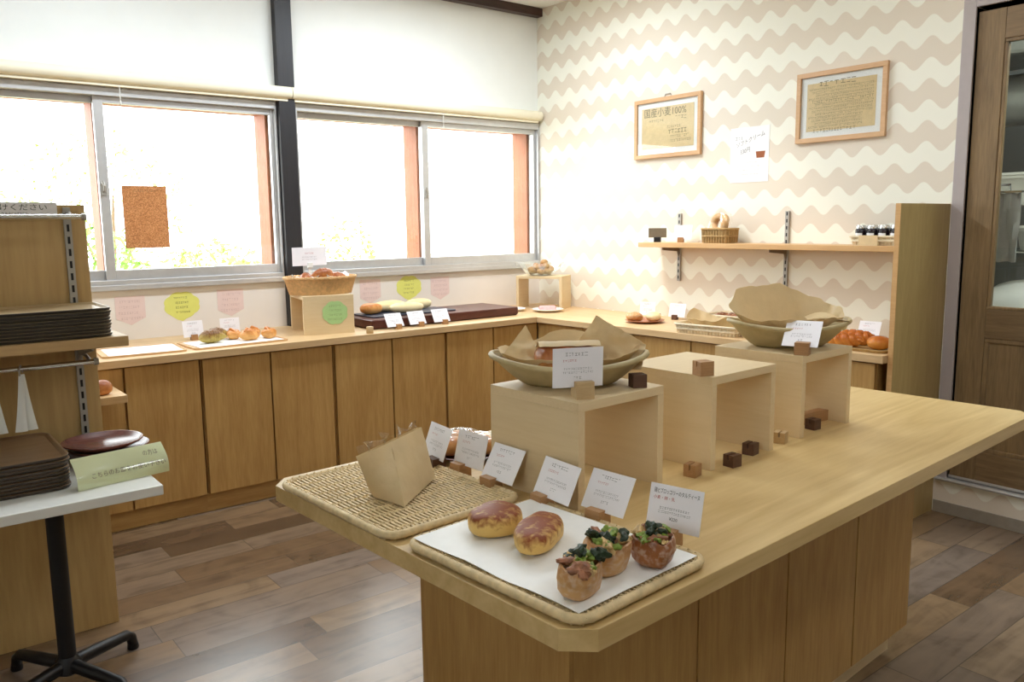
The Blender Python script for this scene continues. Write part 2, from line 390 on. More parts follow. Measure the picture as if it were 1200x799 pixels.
def ISL(u, v, z=.85): return (u*cos(TH)-v*sin(TH), u*sin(TH)+v*cos(TH), z)

# ------------------------------------------------------------------ room shell
XW, YW, H = 4.24, 5.01, 3.11
struct(box('floor', (-1.8, -2.4, -.1), (4.36, 5.15, 0), 'plank_vinyl'))
struct(box('ceiling', (-1.8, -2.4, H), (6.6, 5.15, H+.1), 'ceiling_paint'))
m = MB()   # window wall: below, above, between and beside the two windows
W1, W2, ZB, ZT = (.02, 2.108), (2.232, 4.236), 1.165, 2.262
m.box((-1.8, YW, 0), (XW+.12, YW+.14, ZB)); m.box((-1.8, YW, ZT), (XW+.12, YW+.14, H))
m.box((-1.8, YW, ZB), (W1[0], YW+.14, ZT)); m.box((W1[1], YW, ZB), (W2[0], YW+.14, ZT)); m.box((W2[1], YW, ZB), (XW+.12, YW+.14, ZT))
struct(m.build('wall_back', 'white_paint'))
D0, D1 = .90, 1.80   # doorway along y
m = MB(); m.box((XW, D1, 0), (XW+.11, YW, H)); m.box((XW, D0, 0), (XW+.11, D1, .19)); m.box((XW, D0, 2.48), (XW+.11, D1, H)); m.box((XW, -2.4, 0), (XW+.11, D0, H))
struct(m.build('wall_right', 'wave_wallpaper'))
m = MB(); LW = (-.9, .9, 1.62, 2.38)   # opening added in the unseen side wall, behind the camera's left, for fill light
m.box((-1.8, -2.4, 0), (-1.7, LW[0], H)); m.box((-1.8, LW[1], 0), (-1.7, YW, H)); m.box((-1.8, LW[0], 0), (-1.7, LW[1], LW[2])); m.box((-1.8, LW[0], LW[3]), (-1.7, LW[1], H))
struct(m.build('wall_left', 'warm_white_paint'))
struct(box('wall_front', (-1.7, -2.4, 0), (4.24, -2.3, H), 'warm_white_paint'))
struct(box('trim_1', (2.112, 4.955, .867), (2.218, YW, H), 'black_post', bevel=.002))
struct(box('trim_2', (-1.7, 4.945, 3.05), (XW, YW, H), 'dark_beam', bevel=.002))
m = MB(); m.box((XW-.008, -2.3, 0), (XW, 1.86, .062)); struct(m.build('baseboard_right', 'grey_base', bevel=.002))
# lower wall dado below the windows is painted a warmer white: a thin panel with its own top strip
struct(box('trim_3', (-1.7, YW-.004, .866), (XW, YW, 1.150), 'warm_white_paint'))

def window(idx, x0, x1, mf):
    w = bpy.data.objects.new('window_%d' % idx, None); COL.objects.link(w); w.location = (x0, YW, ZB); struct(w)
    Wd = x1-x0; Hh = ZT-ZB
    m = MB(); m.box((0, -.018, 0), (Wd, .10, .045)); m.box((0, -.018, Hh-.045), (Wd, .10, Hh)); m.box((0, -.018, .045), (.012, .10, Hh-.045)); m.box((Wd-.012, -.018, .045), (Wd, .10, Hh-.045))
    m.box((0, -.03, -.012), (Wd, .0, .018))
    m.build('frame', 'aluminium', w, bevel=.002)
    mid = Wd*mf
    for k, (a, b, y) in enumerate(((.012, mid+.03, .045), (mid-.028, Wd-.012, .012))):
        m = MB(); r = .030; z0, z1 = .045, Hh-.045
        rl, rr2 = (.022, .05) if k == 0 else (.05, .022)
        m.box((a, y, z0), (a+rl, y+.028, z1)); m.box((b-rr2, y, z0), (b, y+.028, z1)); m.box((a+rl, y, z0), (b-rr2, y+.028, z0+.055)); m.box((a+rl, y, z1-.035), (b-rr2, y+.028, z1))
        s = m.build('sash', 'aluminium', w, bevel=.0015)
        box('pane', (a+rl, y+.011, z0+.055), (b-rr2, y+.016, z1-.035), 'window_glass', s)
        if k == 1:
            q = MB(); q.box((a+.006, y-.012, Hh*.5-.03), (a+.034, y, Hh*.5+.03)); q.tube([(a+.02, y-.014, Hh*.5-.01), (a+.02, y-.024, Hh*.5+.02), (a+.014, y-.02, Hh*.5+.045)], .007)
            q.build('crescent_lock', 'slot_steel', s)
    m = MB()
    m.box((-.02, .15, -.04), (Wd+.02, .30, .0)); m.box((0, .11, Hh-.06), (Wd, .28, Hh))
    for pa, pb in ((.0, .03), (mid-.02, mid+.02), (Wd-.03, Wd)): m.box((pa, .102, 0), (pb, .28, Hh))
    m.build('outer_wood_frame', 'outer_wood', w, bevel=.003)
window(1, *W1, .519); window(2, *W2, .488)
w3 = bpy.data.objects.new('window_3', None); COL.objects.link(w3); w3.location = (-1.75, LW[0], LW[2]); struct(w3)  # added glazing that lets in fill light; no such window is known
m = MB(); ww, wh = LW[1]-LW[0], LW[3]-LW[2]
for y in (0, ww/3-.025, 2*ww/3-.025, ww-.05): m.box((-.03, y, 0), (.03, y+.05, wh))
m.box((-.03, 0, 0), (.03, ww, .06)); m.box((-.03, 0, wh-.06), (.03, ww, wh)); m.build('frame', 'aluminium', w3, bevel=.002)
for k in range(3): box('pane', (-.004, k*ww/3+.025, .06), (.004, (k+1)*ww/3-.025, wh-.06), 'window_glass', w3)

def roller_blind(x0, x1, label, cordx):
    t = thing('roller_blind', label, 'window blind', (x0, 4.965, 2.315), 0, 'roller blinds above the windows'); Ln = x1-x0
    m = MB()
    prof = [(.045, -.036), (-.02, -.036), (-.038, -.022), (-.043, 0), (-.038, .02), (-.022, .034), (0, .036), (.045, .036)]
    m.loft([[(x, y, z) for y, z in prof] for x in (0, Ln)]); m.build('cassette', 'blind_cream', t, smooth=True)
    m = MB(); m.box((.02, -.012, -.052), (Ln-.02, .006, -.036)); m.build('bottom_bar', 'blind_cream', t, bevel=.002)
    m = MB(); m.tube([(cordx, -.02, -.05), (cordx, -.02, -.13)], .0025, 6); m.lathe([(.002, -.15), (.006, -.145), (.005, -.13), (.002, -.125)], 8, c=(cordx, -.02, 0)); m.build('pull_cord', 'white_melamine', t)
roller_blind(-.25, 2.19, 'cream roller blind rolled up above the window with the cork sheet', 1.45)
roller_blind(2.195, 4.22, 'cream roller blind rolled up above the window beside the wavy wallpaper', 1.12)

# doorway casing, sill, sliding door
m = MB(); m.box((XW-.012, D1, .17), (XW+.12, D1+.058, 2.538)); m.box((XW-.012, D0-.058, .17), (XW+.12, D0, 2.538)); m.box((XW-.012, D0, 2.48), (XW+.12, D1, 2.538))
struct(m.build('trim_4', 'casing_grey', bevel=.003))
m = MB(); m.box((XW-.02, D0-.05, .172), (XW+.12, D1+.05, .19)); m.tube([(XW-.02, D0-.05, .182), (XW-.02, D1+.05, .182)], .008); m.box((XW+.01, D0, .19), (XW+.022, D1, .205)); m.box((XW+.09, D0, .19), (XW+.102, D1, .205))
struct(m.build('trim_5', 'aluminium', bevel=.001))
dr = bpy.data.objects.new('door_1', None); COL.objects.link(dr); dr.location = (XW+.012, D0, .20); struct(dr)
DW = D1-D0; DH = 2.26
m = MB(); m.box((0, 0, 0), (.036, .125, DH)); m.box((0, DW-.125, 0), (.036, DW-.004, DH)); m.build('stile', 'door_brown', dr, bevel=.003)
m = MB(); m.box((.001, .125, 0), (.035, DW-.125, .15)); m.box((.001, .125, .72), (.035, DW-.125, .86)); m.box((.001, .125, DH-.14), (.035, DW-.125, DH)); m.build('rail', 'door_brown_h', dr, bevel=.003)
m = MB()
m.box((.012, .125, .15), (.024, DW-.125, .72))
for a, b, c, d in ((.125, .15, DW-.125, .172), (.125, .698, DW-.125, .72), (.125, .172, .147, .698), (DW-.147, .172, DW-.125, .698)): m.box((.004, a, b), (.032, c, d))
m.build('lower_panel', 'door_brown', dr, bevel=.004)
m = MB()
for a, b, c, d in ((.125, .86, DW-.125, .876), (.125, DH-.156, DW-.125, DH-.14), (.125, .876, .141, DH-.156), (DW-.141, .876, DW-.125, DH-.156)): m.box((.004, a, b), (.032, c, d))
m.build('glazing_bead', 'door_brown', dr, bevel=.003)
box('pane', (.015, .141, .876), (.021, DW-.141, DH-.156), 'window_glass', dr)

# kitchen beyond the door
m = MB(); m.box((6.5, -.6, 0), (6.6, 3.6, H)); m.box((4.35, 3.5, 0), (6.5, 3.6, H)); m.box((4.35, -.6, 0), (6.5, -.5, H))
struct(m.build('wall_kitchen', 'kitchen_wall')); struct(box('floor_kitchen', (4.36, -.5, .1), (6.5, 3.5, .19), 'concrete'))
t = thing('exhaust_duct', 'silver round exhaust duct under the kitchen ceiling behind the door glass', 'duct', (5.5, 1.8, 2.19))
m = MB(); m.tube([(0, -1.6, 0), (0, 1.5, 0)], .15, 28); m.build('pipe', 'steel', t, smooth=True)
for y in (-1.1, -.4, .15, .7): m = MB(); m.tube([(0, y-.012, 0), (0, y+.012, 0)], .158, 28); m.build('joint_ring', 'chrome', t, smooth=True)
m = MB(); m.box((-.3, -1.5, .22), (.3, 1.5, .45)); m.build('upper_duct', 'steel', t, bevel=.02)
t = thing('kitchen_rack', 'steel wire shelf rack standing behind the door glass', 'rack', (5.15, 1.78, .19))
m = MB()
for x in (-.17, .17):
    for y in (-.45, .30): m.tube([(x, y, 0), (x, y, 1.75)], .014)
m.build('post', 'chrome', t)
for z in (.55, 1.12, 1.38):
    m = MB()
    for k in range(9): m.tube([(-.17+k*.0425, -.45, z), (-.17+k*.0425, .30, z)], .004, 6)
    for y in (-.45, -.08, .30): m.tube([(-.17, y, z-.008), (.17, y, z-.008)], .006, 6)
    m.build('wire_shelf', 'chrome', t)
def tub(loc, w, d, h, label, mat):
    t = thing('plastic_tub', label, 'container', loc); m = MB()
    m.loft([rr(w*.86, d*.86, .02, 0), rr(w, d, .025, h), rr(w+.015, d+.015, .028, h), rr(w+.015, d+.015, .028, h-.015), rr(w*.97, d*.97, .025, h-.014), rr(w*.84, d*.84, .02, .006)]); m.build('body', mat, t, smooth=True)
    m = MB(); m.loft([rr(w+.02, d+.02, .03, h+.002), rr(w+.02, d+.02, .03, h+.016)]); m.build('lid', 'white_melamine', t)
tub((5.13, 1.88, 1.578), .24, .24, .15, 'white lidded tub on the top shelf of the kitchen rack', 'white_melamine')
tub((5.13, 1.62, 1.578), .2, .2, .1, 'small grey tub on the top shelf of the kitchen rack', 'plastic_grey')
tub((5.13, 1.70, 1.318), .26, .3, .12, 'grey tub on the middle shelf of the kitchen rack', 'plastic_grey')
t = thing('flour_sack', 'bulging white sack lying on the lower shelf of the kitchen rack', 'sack', (5.12, 1.70, .75)); m = MB(); blob(m, .17, .36, .21, .8, .8, .12, 5, 3, fl=.1); m.build('body', 'sack_white', t, smooth=True)
m = MB(); m.tube([(-.175, -.2, .1), (-.12, -.14, .33), (0, -.1, .42)], .012, 6); m.build('strap', 'black_metal', t)
t = thing('hanging_towel', 'pale grey towel hanging just behind the door glass', 'towel', (4.50, 1.70, 1.62)); m = MB()
m.sheet([[(.012*sin(i*1.9+k*.3), -.05+i*.02, -.02*k-.004*sin(i*2)) for i in range(6)] for k in range(18)], .006); m.build('cloth', 'plastic_grey', t, smooth=True)
m = MB(); m.box((-.02, -.06, 0), (.02, .06, .01)); m.tube([(0, 0, .01), (0, 0, .04), (0, .2, .04)], .006); m.build('hanger_rod', 'chrome', t)
t = thing('work_table', 'dark steel work table low behind the door glass', 'table', (5.75, 1.6, .19)); m = MB(); m.box((-.25, -.9, .78), (.3, .9, .82)); m.build('tabletop', 'slot_steel', t, bevel=.004)
for x in (-.21, .26):
    for y in (-.85, .85): m = MB(); m.tube([(x, y, 0), (x, y, .78)], .02); m.build('leg', 'slot_steel', t)

# outdoors
struct(box('ground', (-8, 5.4, -.3), (18, 22, -.12), 'earth'))
t = thing('garden_wall', 'pale concrete garden wall beyond the windows', 'garden wall', (4, 11, -.12)); m = MB(); m.box((-9, 0, 0), (11, .15, 1.1)); m.box((-9, -.03, 1.1), (11, .18, 1.16)); m.build('blocks', 'concrete', t)
def bush(loc, rx, rz, label, mat, nl=700, seed=1, name='garden_shrub'):
    t = thing(name, label, 'tree' if 'tree' in name else 'shrub', loc, 0, 'plants in the garden'); R = random.Random(seed)
    m = MB(); m.tube([(0, 0, 0), (.05, .02, rz*.8), (.1, 0, rz*1.4)], [.05, .04, .015]); m.tube([(0, 0, rz*.3), (-.3*rx, .1, rz*1.2)], [.03, .01]); m.tube([(.02, 0, rz*.4), (.4*rx, -.1, rz*1.3)], [.03, .01]); m.build('stem', 'bark', t)
    m = MB()
    for i in range(nl):
        a = R.uniform(0, 2*pi); u = R.uniform(-1, 1); q = R.uniform(.45, 1)**.5; s = sqrt(1-u*u)
        p = Vector((rx*s*cos(a)*q, rx*.8*s*sin(a)*q, rz*(1.05+u*q)))
        d = Vector((R.gauss(0, 1), R.gauss(0, 1), R.gauss(0, 1))).normalized(); e = d.orthogonal().normalized(); L_ = R.uniform(.05, .12)
        nn = d.cross(e)*L_*.12
        m.add([p, p+d*L_*.5+e*L_*.28+nn, p+d*L_, p+d*L_*.5-e*L_*.28+nn], [(0, 1, 2), (0, 2, 3)])
    m.build('foliage', mat, t)
bush((3.3, 9.8, -.12), .75, .72, 'light green shrub seen low through the right half of the cork-sheet window', 'leaf_light', 1300, 2)
bush((1.95, 9.3, -.12), .5, .85, 'green shrub seen through the window beside the cork sheet', 'leaf_green', 900, 3)
bush((1.05, 8.2, -.12), .4, .75, 'shrub seen through the gap between tray rack and window bar', 'leaf_green', 700, 4)
bush((5.0, 9.8, -.12), .5, .85, 'shrub seen beside the black post in the second window', 'leaf_light', 700, 5)
bush((2.9, 13.2, -.12), 1.3, 1.5, 'tall pale tree beyond the garden wall seen through the cork-sheet window', 'leaf_light', 900, 6, 'garden_tree')
bush((.6, 12.6, -.12), 1.2, 1.5, 'tall pale tree seen through the leftmost pane above the rack', 'leaf_light', 800, 7, 'garden_tree')

# ------------------------------------------------------------------ counters along the walls
CT, CB = .866, .828
def cabinet(label, x0, x1, gaps, dy, rail, loc, rot):
    """unit with its front on local y=0 facing -y, running x0..x1"""
    t = thing('base_cabinet', label, 'cabinet', loc, rot, 'base cabinets under the counters'); w = x1-x0
    m = MB(); m.box((.004, .022, .1), (w-.004, dy, CB-.002)); m.build('body', 'maple_door', t)
    m = MB(); m.box((.0, .032, 0), (w, .06, .102)); m.build('toe_kick', rail, t)
    for a, b in gaps: box('door', (a+.0035, 0, .102), (b-.0035, .02, CB-.006), 'maple_door', t, bevel=.0015)
    return t
yf = 4.278
cabinet('maple cabinet beside the tray rack, under the low side shelf', .575, 1.3255, [(0, .378), (.382, .746)], .70, 'maple_rail', (.575, yf, 0), 0)
cabinet('maple cabinet under the paper-lined boards and the window', 1.3255, 2.075, [(.007, .374), (.376, .743)], .70, 'maple_rail', (1.3255, yf, 0), 0)
cabinet('maple cabinet under the croissant basket riser', 2.075, 2.8455, [(.007, .383), (.385, .764)], .70, 'maple_rail', (2.075, yf, 0), 0)
cabinet('maple cabinet at the corner under the dark walnut board', 2.8455, 3.606, [(.007, .376), (.379, .757)], .70, 'maple_rail', (2.8455, yf, 0), 0)
ra = atan2(1.9-4.25, 3.72-3.62)  # right run heads towards the doorway
RX0, RY0 = 3.607, 4.281
for i, (a, b, lab) in enumerate(((0, .86, 'maple cabinet right of the counter corner, behind the brown paper basket'), (.86, 1.72, 'maple cabinet under the white woven baskets'), (1.72, 2.36, 'maple cabinet beside the tall end panel, under the braided bread'))):
    cabinet(lab, 0, b-a, [(.0, (b-a)/2-.001), ((b-a)/2+.001, b-a-.004)], .50, 'maple_rail', (RX0+cos(ra)*a, RY0+sin(ra)*a, 0), ra)
t = thing('worktop', 'long maple worktop under the window with breads on it', 'worktop', (.5, 4.258, CB)); box('slab', (-.7, 0, 0), (3.08, YW-.004-4.258, CT-CB), 'worktop_x', t, bevel=.002)
t = thing('worktop', 'maple worktop along the wavy wallpaper wall', 'worktop', (3.582, 4.255, CB)); m = MB()
m.prism([(0, 0), (.115, -2.365), (XW-3.582, -2.365), (XW-3.582, YW-.004-4.255), (0, YW-.004-4.255)], 0, CT-CB); m.build('slab', 'worktop_y', t, bevel=.002)
t = thing('counter_end_panel', 'tall upright maple panel ending the counter beside the doorway', 'panel', (3.745, 1.865, 0)); box('board', (0, 0, 0), (XW-3.745, .024, 1.57), 'partition_ply', t, bevel=.001)
box('front_edge', (-.004, 0, 0), (0, .024, 1.57), 'shelf_wood', t)
t = thing('side_shelf', 'small low maple shelf peeking out behind the tray rack', 'shelf', (.3, 3.95, .715)); box('board', (0, 0, 0), (.592, .326, .035), 'worktop_x', t, bevel=.002)
m = MB(); m.box((.05, .25, -.12), (.08, .326, 0)); m.box((.5, .25, -.12), (.53, .326, 0)); m.build('bracket', 'maple_rail', t)

# wall shelf on slotted rails
t = thing('wall_shelf', 'long maple wall shelf on slotted steel rails under the framed signs', 'shelf', (4.02, 1.891, 1.336))
box('board', (0, 0, 0), (.205, 1.85, .03), 'shelf_wood', t, bevel=.002)
for y in (2.77, 3.57):
    m = MB(); X = XW-4.02
    m.box((X-.014, y-1.891-.012, -.225), (X-.001, y-1.891+.012, .215))
    s = m.build('slotted_rail', 'slot_steel', t)
    m = MB()
    for k in range(11): m.box((X-.0155, y-1.891-.004, -.21+k*.04), (X-.0138, y-1.891+.004, -.19+k*.04))
    m.build('slot', 'black_metal', s)
    m = MB(); m.prism([(.045, -.001), (X-.014, -.001), (X-.014, -.07), (X-.03, -.03), (.045, -.018)], -.004, .004, M=Matrix.Translation((0, y-1.891, 0)) @ Matrix(((1, 0, 0, 0), (0, 0, 1, 0), (0, 1, 0, 0), (0, 0, 0, 1)))); m.build('bracket', 'bracket_brown', t)

# ------------------------------------------------------------------ island
def isl_thing(name, label, cat, u, v, z=.85, rot=0, group=None): return thing(name, label, cat, ISL(u, v, z), TH+rot, group)
U0, U1, V0, V1 = .88, 3.095, .841, 1.945
t = isl_thing('display_island', 'large light wood display table with chamfered corners and cabinet base', 'display table', (U0+U1)/2, (V0+V1)/2, 0)
hu, hv, c = (U1-U0)/2, (V1-V0)/2, .046
m = MB(); m.prism([(-hu+c, -hv), (hu-c, -hv), (hu, -hv+c), (hu, hv-c), (hu-c, hv), (-hu+c, hv), (-hu, hv-c), (-hu, -hv+c)], .81, .85); m.build('tabletop', 'pine_top', t, bevel=.0015)
bu0, bu1, bv0, bv1 = 1.128-(U0+U1)/2, 2.808-(U0+U1)/2, 1.102-(V0+V1)/2, 1.63-(V0+V1)/2
box('body', (bu0+.02, bv0+.022, .1), (bu1, bv1-.02, .81), 'maple_door', t)
box('end_panel', (bu0, bv0+.002, .0), (bu0+.02, bv1, .81), 'maple_door', t, bevel=.001)
box('back_panel', (bu0+.02, bv1-.02, .1), (bu1, bv1, .81), 'maple_door', t)
m = MB(); m.box((bu0+.03, bv0+.05, 0), (bu1-.03, bv1-.04, .1)); m.build('toe_kick', 'plywood_pale', t)
g = [1.138, 1.572, 1.987, 2.396, 2.806]
for a, b in zip(g, g[1:]): box('door', (a-(U0+U1)/2+.003, bv0, .1), (b-(U0+U1)/2-.003, bv0+.02, .802), 'maple_door', t, bevel=.0012)

def riser_parts(t, w, d, h, th=.022):
    box('top', (-w/2, -d/2, h-th), (w/2, d/2, h), 'plywood_pale', t, bevel=.0012)
    box('side_panel', (-w/2, -d/2, 0), (-w/2+th, d/2, h-th), 'plywood_side', t, bevel=.0008)
    box('side_panel', (w/2-th, -d/2, 0), (w/2, d/2, h-th), 'plywood_side', t, bevel=.0008)
for u, v, lab in ((1.452, 1.395, 'pale plywood riser box nearest the filled bread tray, basket on top'), (1.92, 1.365, 'middle pale plywood riser box, only a wood block on top'), (2.385, 1.37, 'pale plywood riser box farthest along the table, paper-lined basket on top')):
    t = isl_thing('display_riser', lab, 'display riser', u, v, .85, radians(-1), 'plywood risers'); riser_parts(t, .30, .31, .25)

# ------------------------------------------------------------------ wood blocks and price cards
def block_mesh(lean, w=.036, d=.034, h=.033, sd=.014):
    m = MB(); tl = math.tan(lean); sw = .0018; y1 = tl*sd
    poly = [(-d/2, 0), (d/2, 0), (d/2, h), (y1+sw, h), (sw, h-sd), (-sw, h-sd), (y1-sw, h), (-d/2, h)]
    m.loft([[(x, y, z) for y, z in poly] for x in (-w/2, w/2)])
    return m
GB = 'slotted wood blocks'
def block(label, loc, rot, mat='oak_block', lean=0, name='card_block', k=1.0, sd=.014):
    o = block_mesh(lean, .036*k, .034*k, .033*k, sd).build(name, mat, None, bevel=.0008); o.location = loc; o.rotation_euler = (0, 0, rot)
    return tag(o, label, 'wood block', GB)
def card(label, loc, yaw, lean, w=.12, h=.09, style=0, blk=None, base=None, mat='oak_block', title='', red='', price='', bshift=0, seed=1, sd=.014):
    """price card standing in a block; loc is the middle of its lower edge"""
    t = thing('price_card', label, 'price card', loc, (-lean, 0, yaw), 'white price cards'); R = random.Random(seed)
    m = MB(); m.box((-w/2, 0, 0), (w/2, .0007, h)); m.build('card', 'card_white', t)
    m = MB()
    if title: text_mesh(m, title, h*.125, -w*.42 if len(title) > 9 else -w*.2, h*.80, sx=min(1, w*.86/(len(title)*h*.125)))
    else: dashes(m, -w*.25, w*.22, h*.84, h*.09, rnd=R)
    dashes(m, -w*.28, w*.28, h*.47, h*.055, rnd=R); dashes(m, -w*.3, w*.3, h*.38, h*.055, rnd=R)
    if price: text_mesh(m, price, h*.10, 0, h*.22, align='CENTER')
    else: dashes(m, -w*.08, w*.08, h*.24, h*.07, rnd=R)
    m.build('lettering', 'ink_grey' if style else 'ink', t)
    m = MB()
    if red: text_mesh(m, red, h*.09, -w*.42, h*.66)
    else: dashes(m, -w*.3, -w*.02, h*.68, h*.06, rnd=R)
    m.build('red_lettering', 'ink_red', t)
    if blk and base is not None:
        dx = bshift; p = Vector(loc)+Matrix.Rotation(yaw, 3, 'Z') @ Vector((dx, 0, 0)); k = (loc[2]-base+sd)/.033
        block(blk, (p.x, p.y, base), yaw, mat, lean, k=k, sd=sd)
    return t
Z0 = .882
C = [((1.151, 1.808), -1.66, .36, 'walnut_block', 'farthest card of the front row, beside the kraft bag', 'dark block holding the price card beside the kraft bag', '', .1),
     ((1.173, 1.675), -1.51, .25, 'oak_block', 'price card in front of the wrapped breads on the dark plate', 'block holding the card in front of the wrapped breads', '', -.03),
     ((1.160, 1.538), -1.54, .55, 'oak_block', 'leaning price card at the right end of the empty wicker tray', 'block holding the leaning card at the end of the empty wicker tray', '', -.02),
     ((1.170, 1.350), -1.62, .46, 'oak_block', 'leaning price card against the nearest riser, behind the round grilled bun', 'block holding the card behind the round grilled bun', '', -.03),
     ((1.199, 1.215), -1.48, .52, 'oak_block', 'leaning price card behind the oval grilled bun', 'block holding the card behind the oval grilled bun', '', -.01),
     ((1.230, 1.045), -1.33, .26, 'oak_block', 'large-lettered price card at the right corner of the filled tray', 'block holding the card at the right corner of the filled tray', '鶏とブロッコリーのタルティーヌ', -.005)]
for i, ((x, y), yaw, lean, bm_, lab, bl, ti, bs) in enumerate(C):
    if i == 0: bs = .02
    card('white '+lab, (x, y, Z0), yaw, lean, .128 if i == 3 else .118, .089, 0 if i == 5 else 1, bl, .85, bm_, ti, '小麦・卵・乳' if i == 5 else '', '¥220' if i == 5 else '', bs, i+1, .006)
card('white price card in front of the brown paper basket on the nearest riser', (1.265, 1.360, 1.126), -.404, -.05, .122, .092, 1, 'pale block holding the card on the nearest riser', 1.1, 'pale_block', '', '', '', .012, 11)
card('white price card leaning by the basket on the farthest riser', (2.183, 1.374, 1.124), -1.2, .85, .105, .105, 1, 'block holding the card on the farthest riser', 1.1, 'oak_block', '', '', '', .01, 12)
for (u, v), r, mt, lab in (((1.703, 1.222), .15, 'oak_block', 'loose wood block on the table, nearest of the row before the risers'), ((1.85, 1.20), -.1, 'walnut_block', 'loose dark wood block standing before the middle riser opening'), ((1.985, 1.23), .1, 'walnut_block', 'loose dark wood block inside the right edge of the middle riser'), ((2.155, 1.236), .25, 'pale_block', 'loose pale wood block between the middle and farthest risers'), ((2.37, 1.25), -.1, 'walnut_block', 'loose dark block in front of the stick under the farthest riser')):
    block(lab, ISL(u, v), TH+r, mt)
block('dark wood block alone at the right corner of the nearest riser top', (1.462, 1.357, 1.1), TH-.5, 'walnut_block')
block('wood block alone on the empty middle riser top', (1.706, 1.352, 1.1), TH-.35, 'oak_block', k=1.15)
o = MB(); o.box((-.065, -.018, 0), (.065, .018, .035)); o = o.build('wood_stick', 'oak_block', None, bevel=.0015); o.location = ISL(2.455, 1.30); o.rotation_euler = (0, 0, TH-.15); tag(o, 'longer wood block lying under the farthest riser', 'wood block', GB)

# ------------------------------------------------------------------ wicker trays on the island
def wicker_tray(label, loc, rot, w, d, mat='wicker'):
    t = thing('wicker_tray', label, 'tray', loc, rot, 'flat wicker trays')
    m = MB(); ny = int(w/.0116)
    for i in range(ny+1):      # stakes run along y, leaving narrow slits between the woven bands
        x = -w/2+.012+(w-.024)*i/ny; m.box((x-.0027, -d/2+.006, .003), (x+.0027, d/2-.006, .0185))
    nb = 11
    for k in range(nb):
        y0_ = -d/2+.022+(d-.044)*k/(nb-1)
        for q in (-.62, .62):
            s_ = 1 if q > 0 else -1
            m.tube([(-w/2+.008+(w-.016)*i/(ny*2), y0_+q*.0052, .0165+.0022*s_*cos(pi*i/2)) for i in range(ny*2+1)], .0031, 5)
    m.build('woven_base', mat, t)
    m = MB(); P = rr(w, d, .035, .0125, 6); m.tube(P, .0092, 8, closed=True)
    P2 = []
    n = 160; per = [Vector(p) for p in P]; acc = [0]
    for i in range(len(per)): acc.append(acc[-1]+(per[(i+1) % len(per)]-per[i]).length)
    for k in range(n*2):
        s = acc[-1]*k/(n*2); i = max(j for j in range(len(per)) if acc[j] <= s+1e-9); q = per[i].lerp(per[(i+1) % len(per)], (s-acc[i])/max(1e-9, acc[i+1]-acc[i]))
        c0 = q*1; c0.z = .0125+.0098*sin(pi*k/2+.4); sc_ = 1+.024*cos(pi*k/2+.4); P2.append((c0.x*sc_, c0.y*sc_, c0.z))
    m.tube(P2, .0024, 5, closed=True); m.build('braided_rim', mat, t, smooth=True)
    return t
wicker_tray('empty wicker tray with a kraft bag on it', ISL(1.062, 1.622), TH+.0, .365, .49)
wicker_tray('wicker tray lined with white paper and holding five breads', ISL(1.075, 1.098), TH+.02, .36, .47)
t = isl_thing('baking_paper', 'white baking paper lining the bread tray at the near corner', 'paper', 1.07, 1.098, .8732, .02)
m = MB(); G = []
for i in range(19):
    row = []
    for j in range(23):
        x = -.165+.33*i/18; y = -.226+.452*j/22
        z = .0015*noise.noise(Vector((x*14, y*14, 2)))
        if i == 0: z += .002*sin(j*.55)
        row.append((x, y, z))
    G.append(row)
m.sheet(G, .0008); m.build('sheet', 'parchment', t, smooth=True)

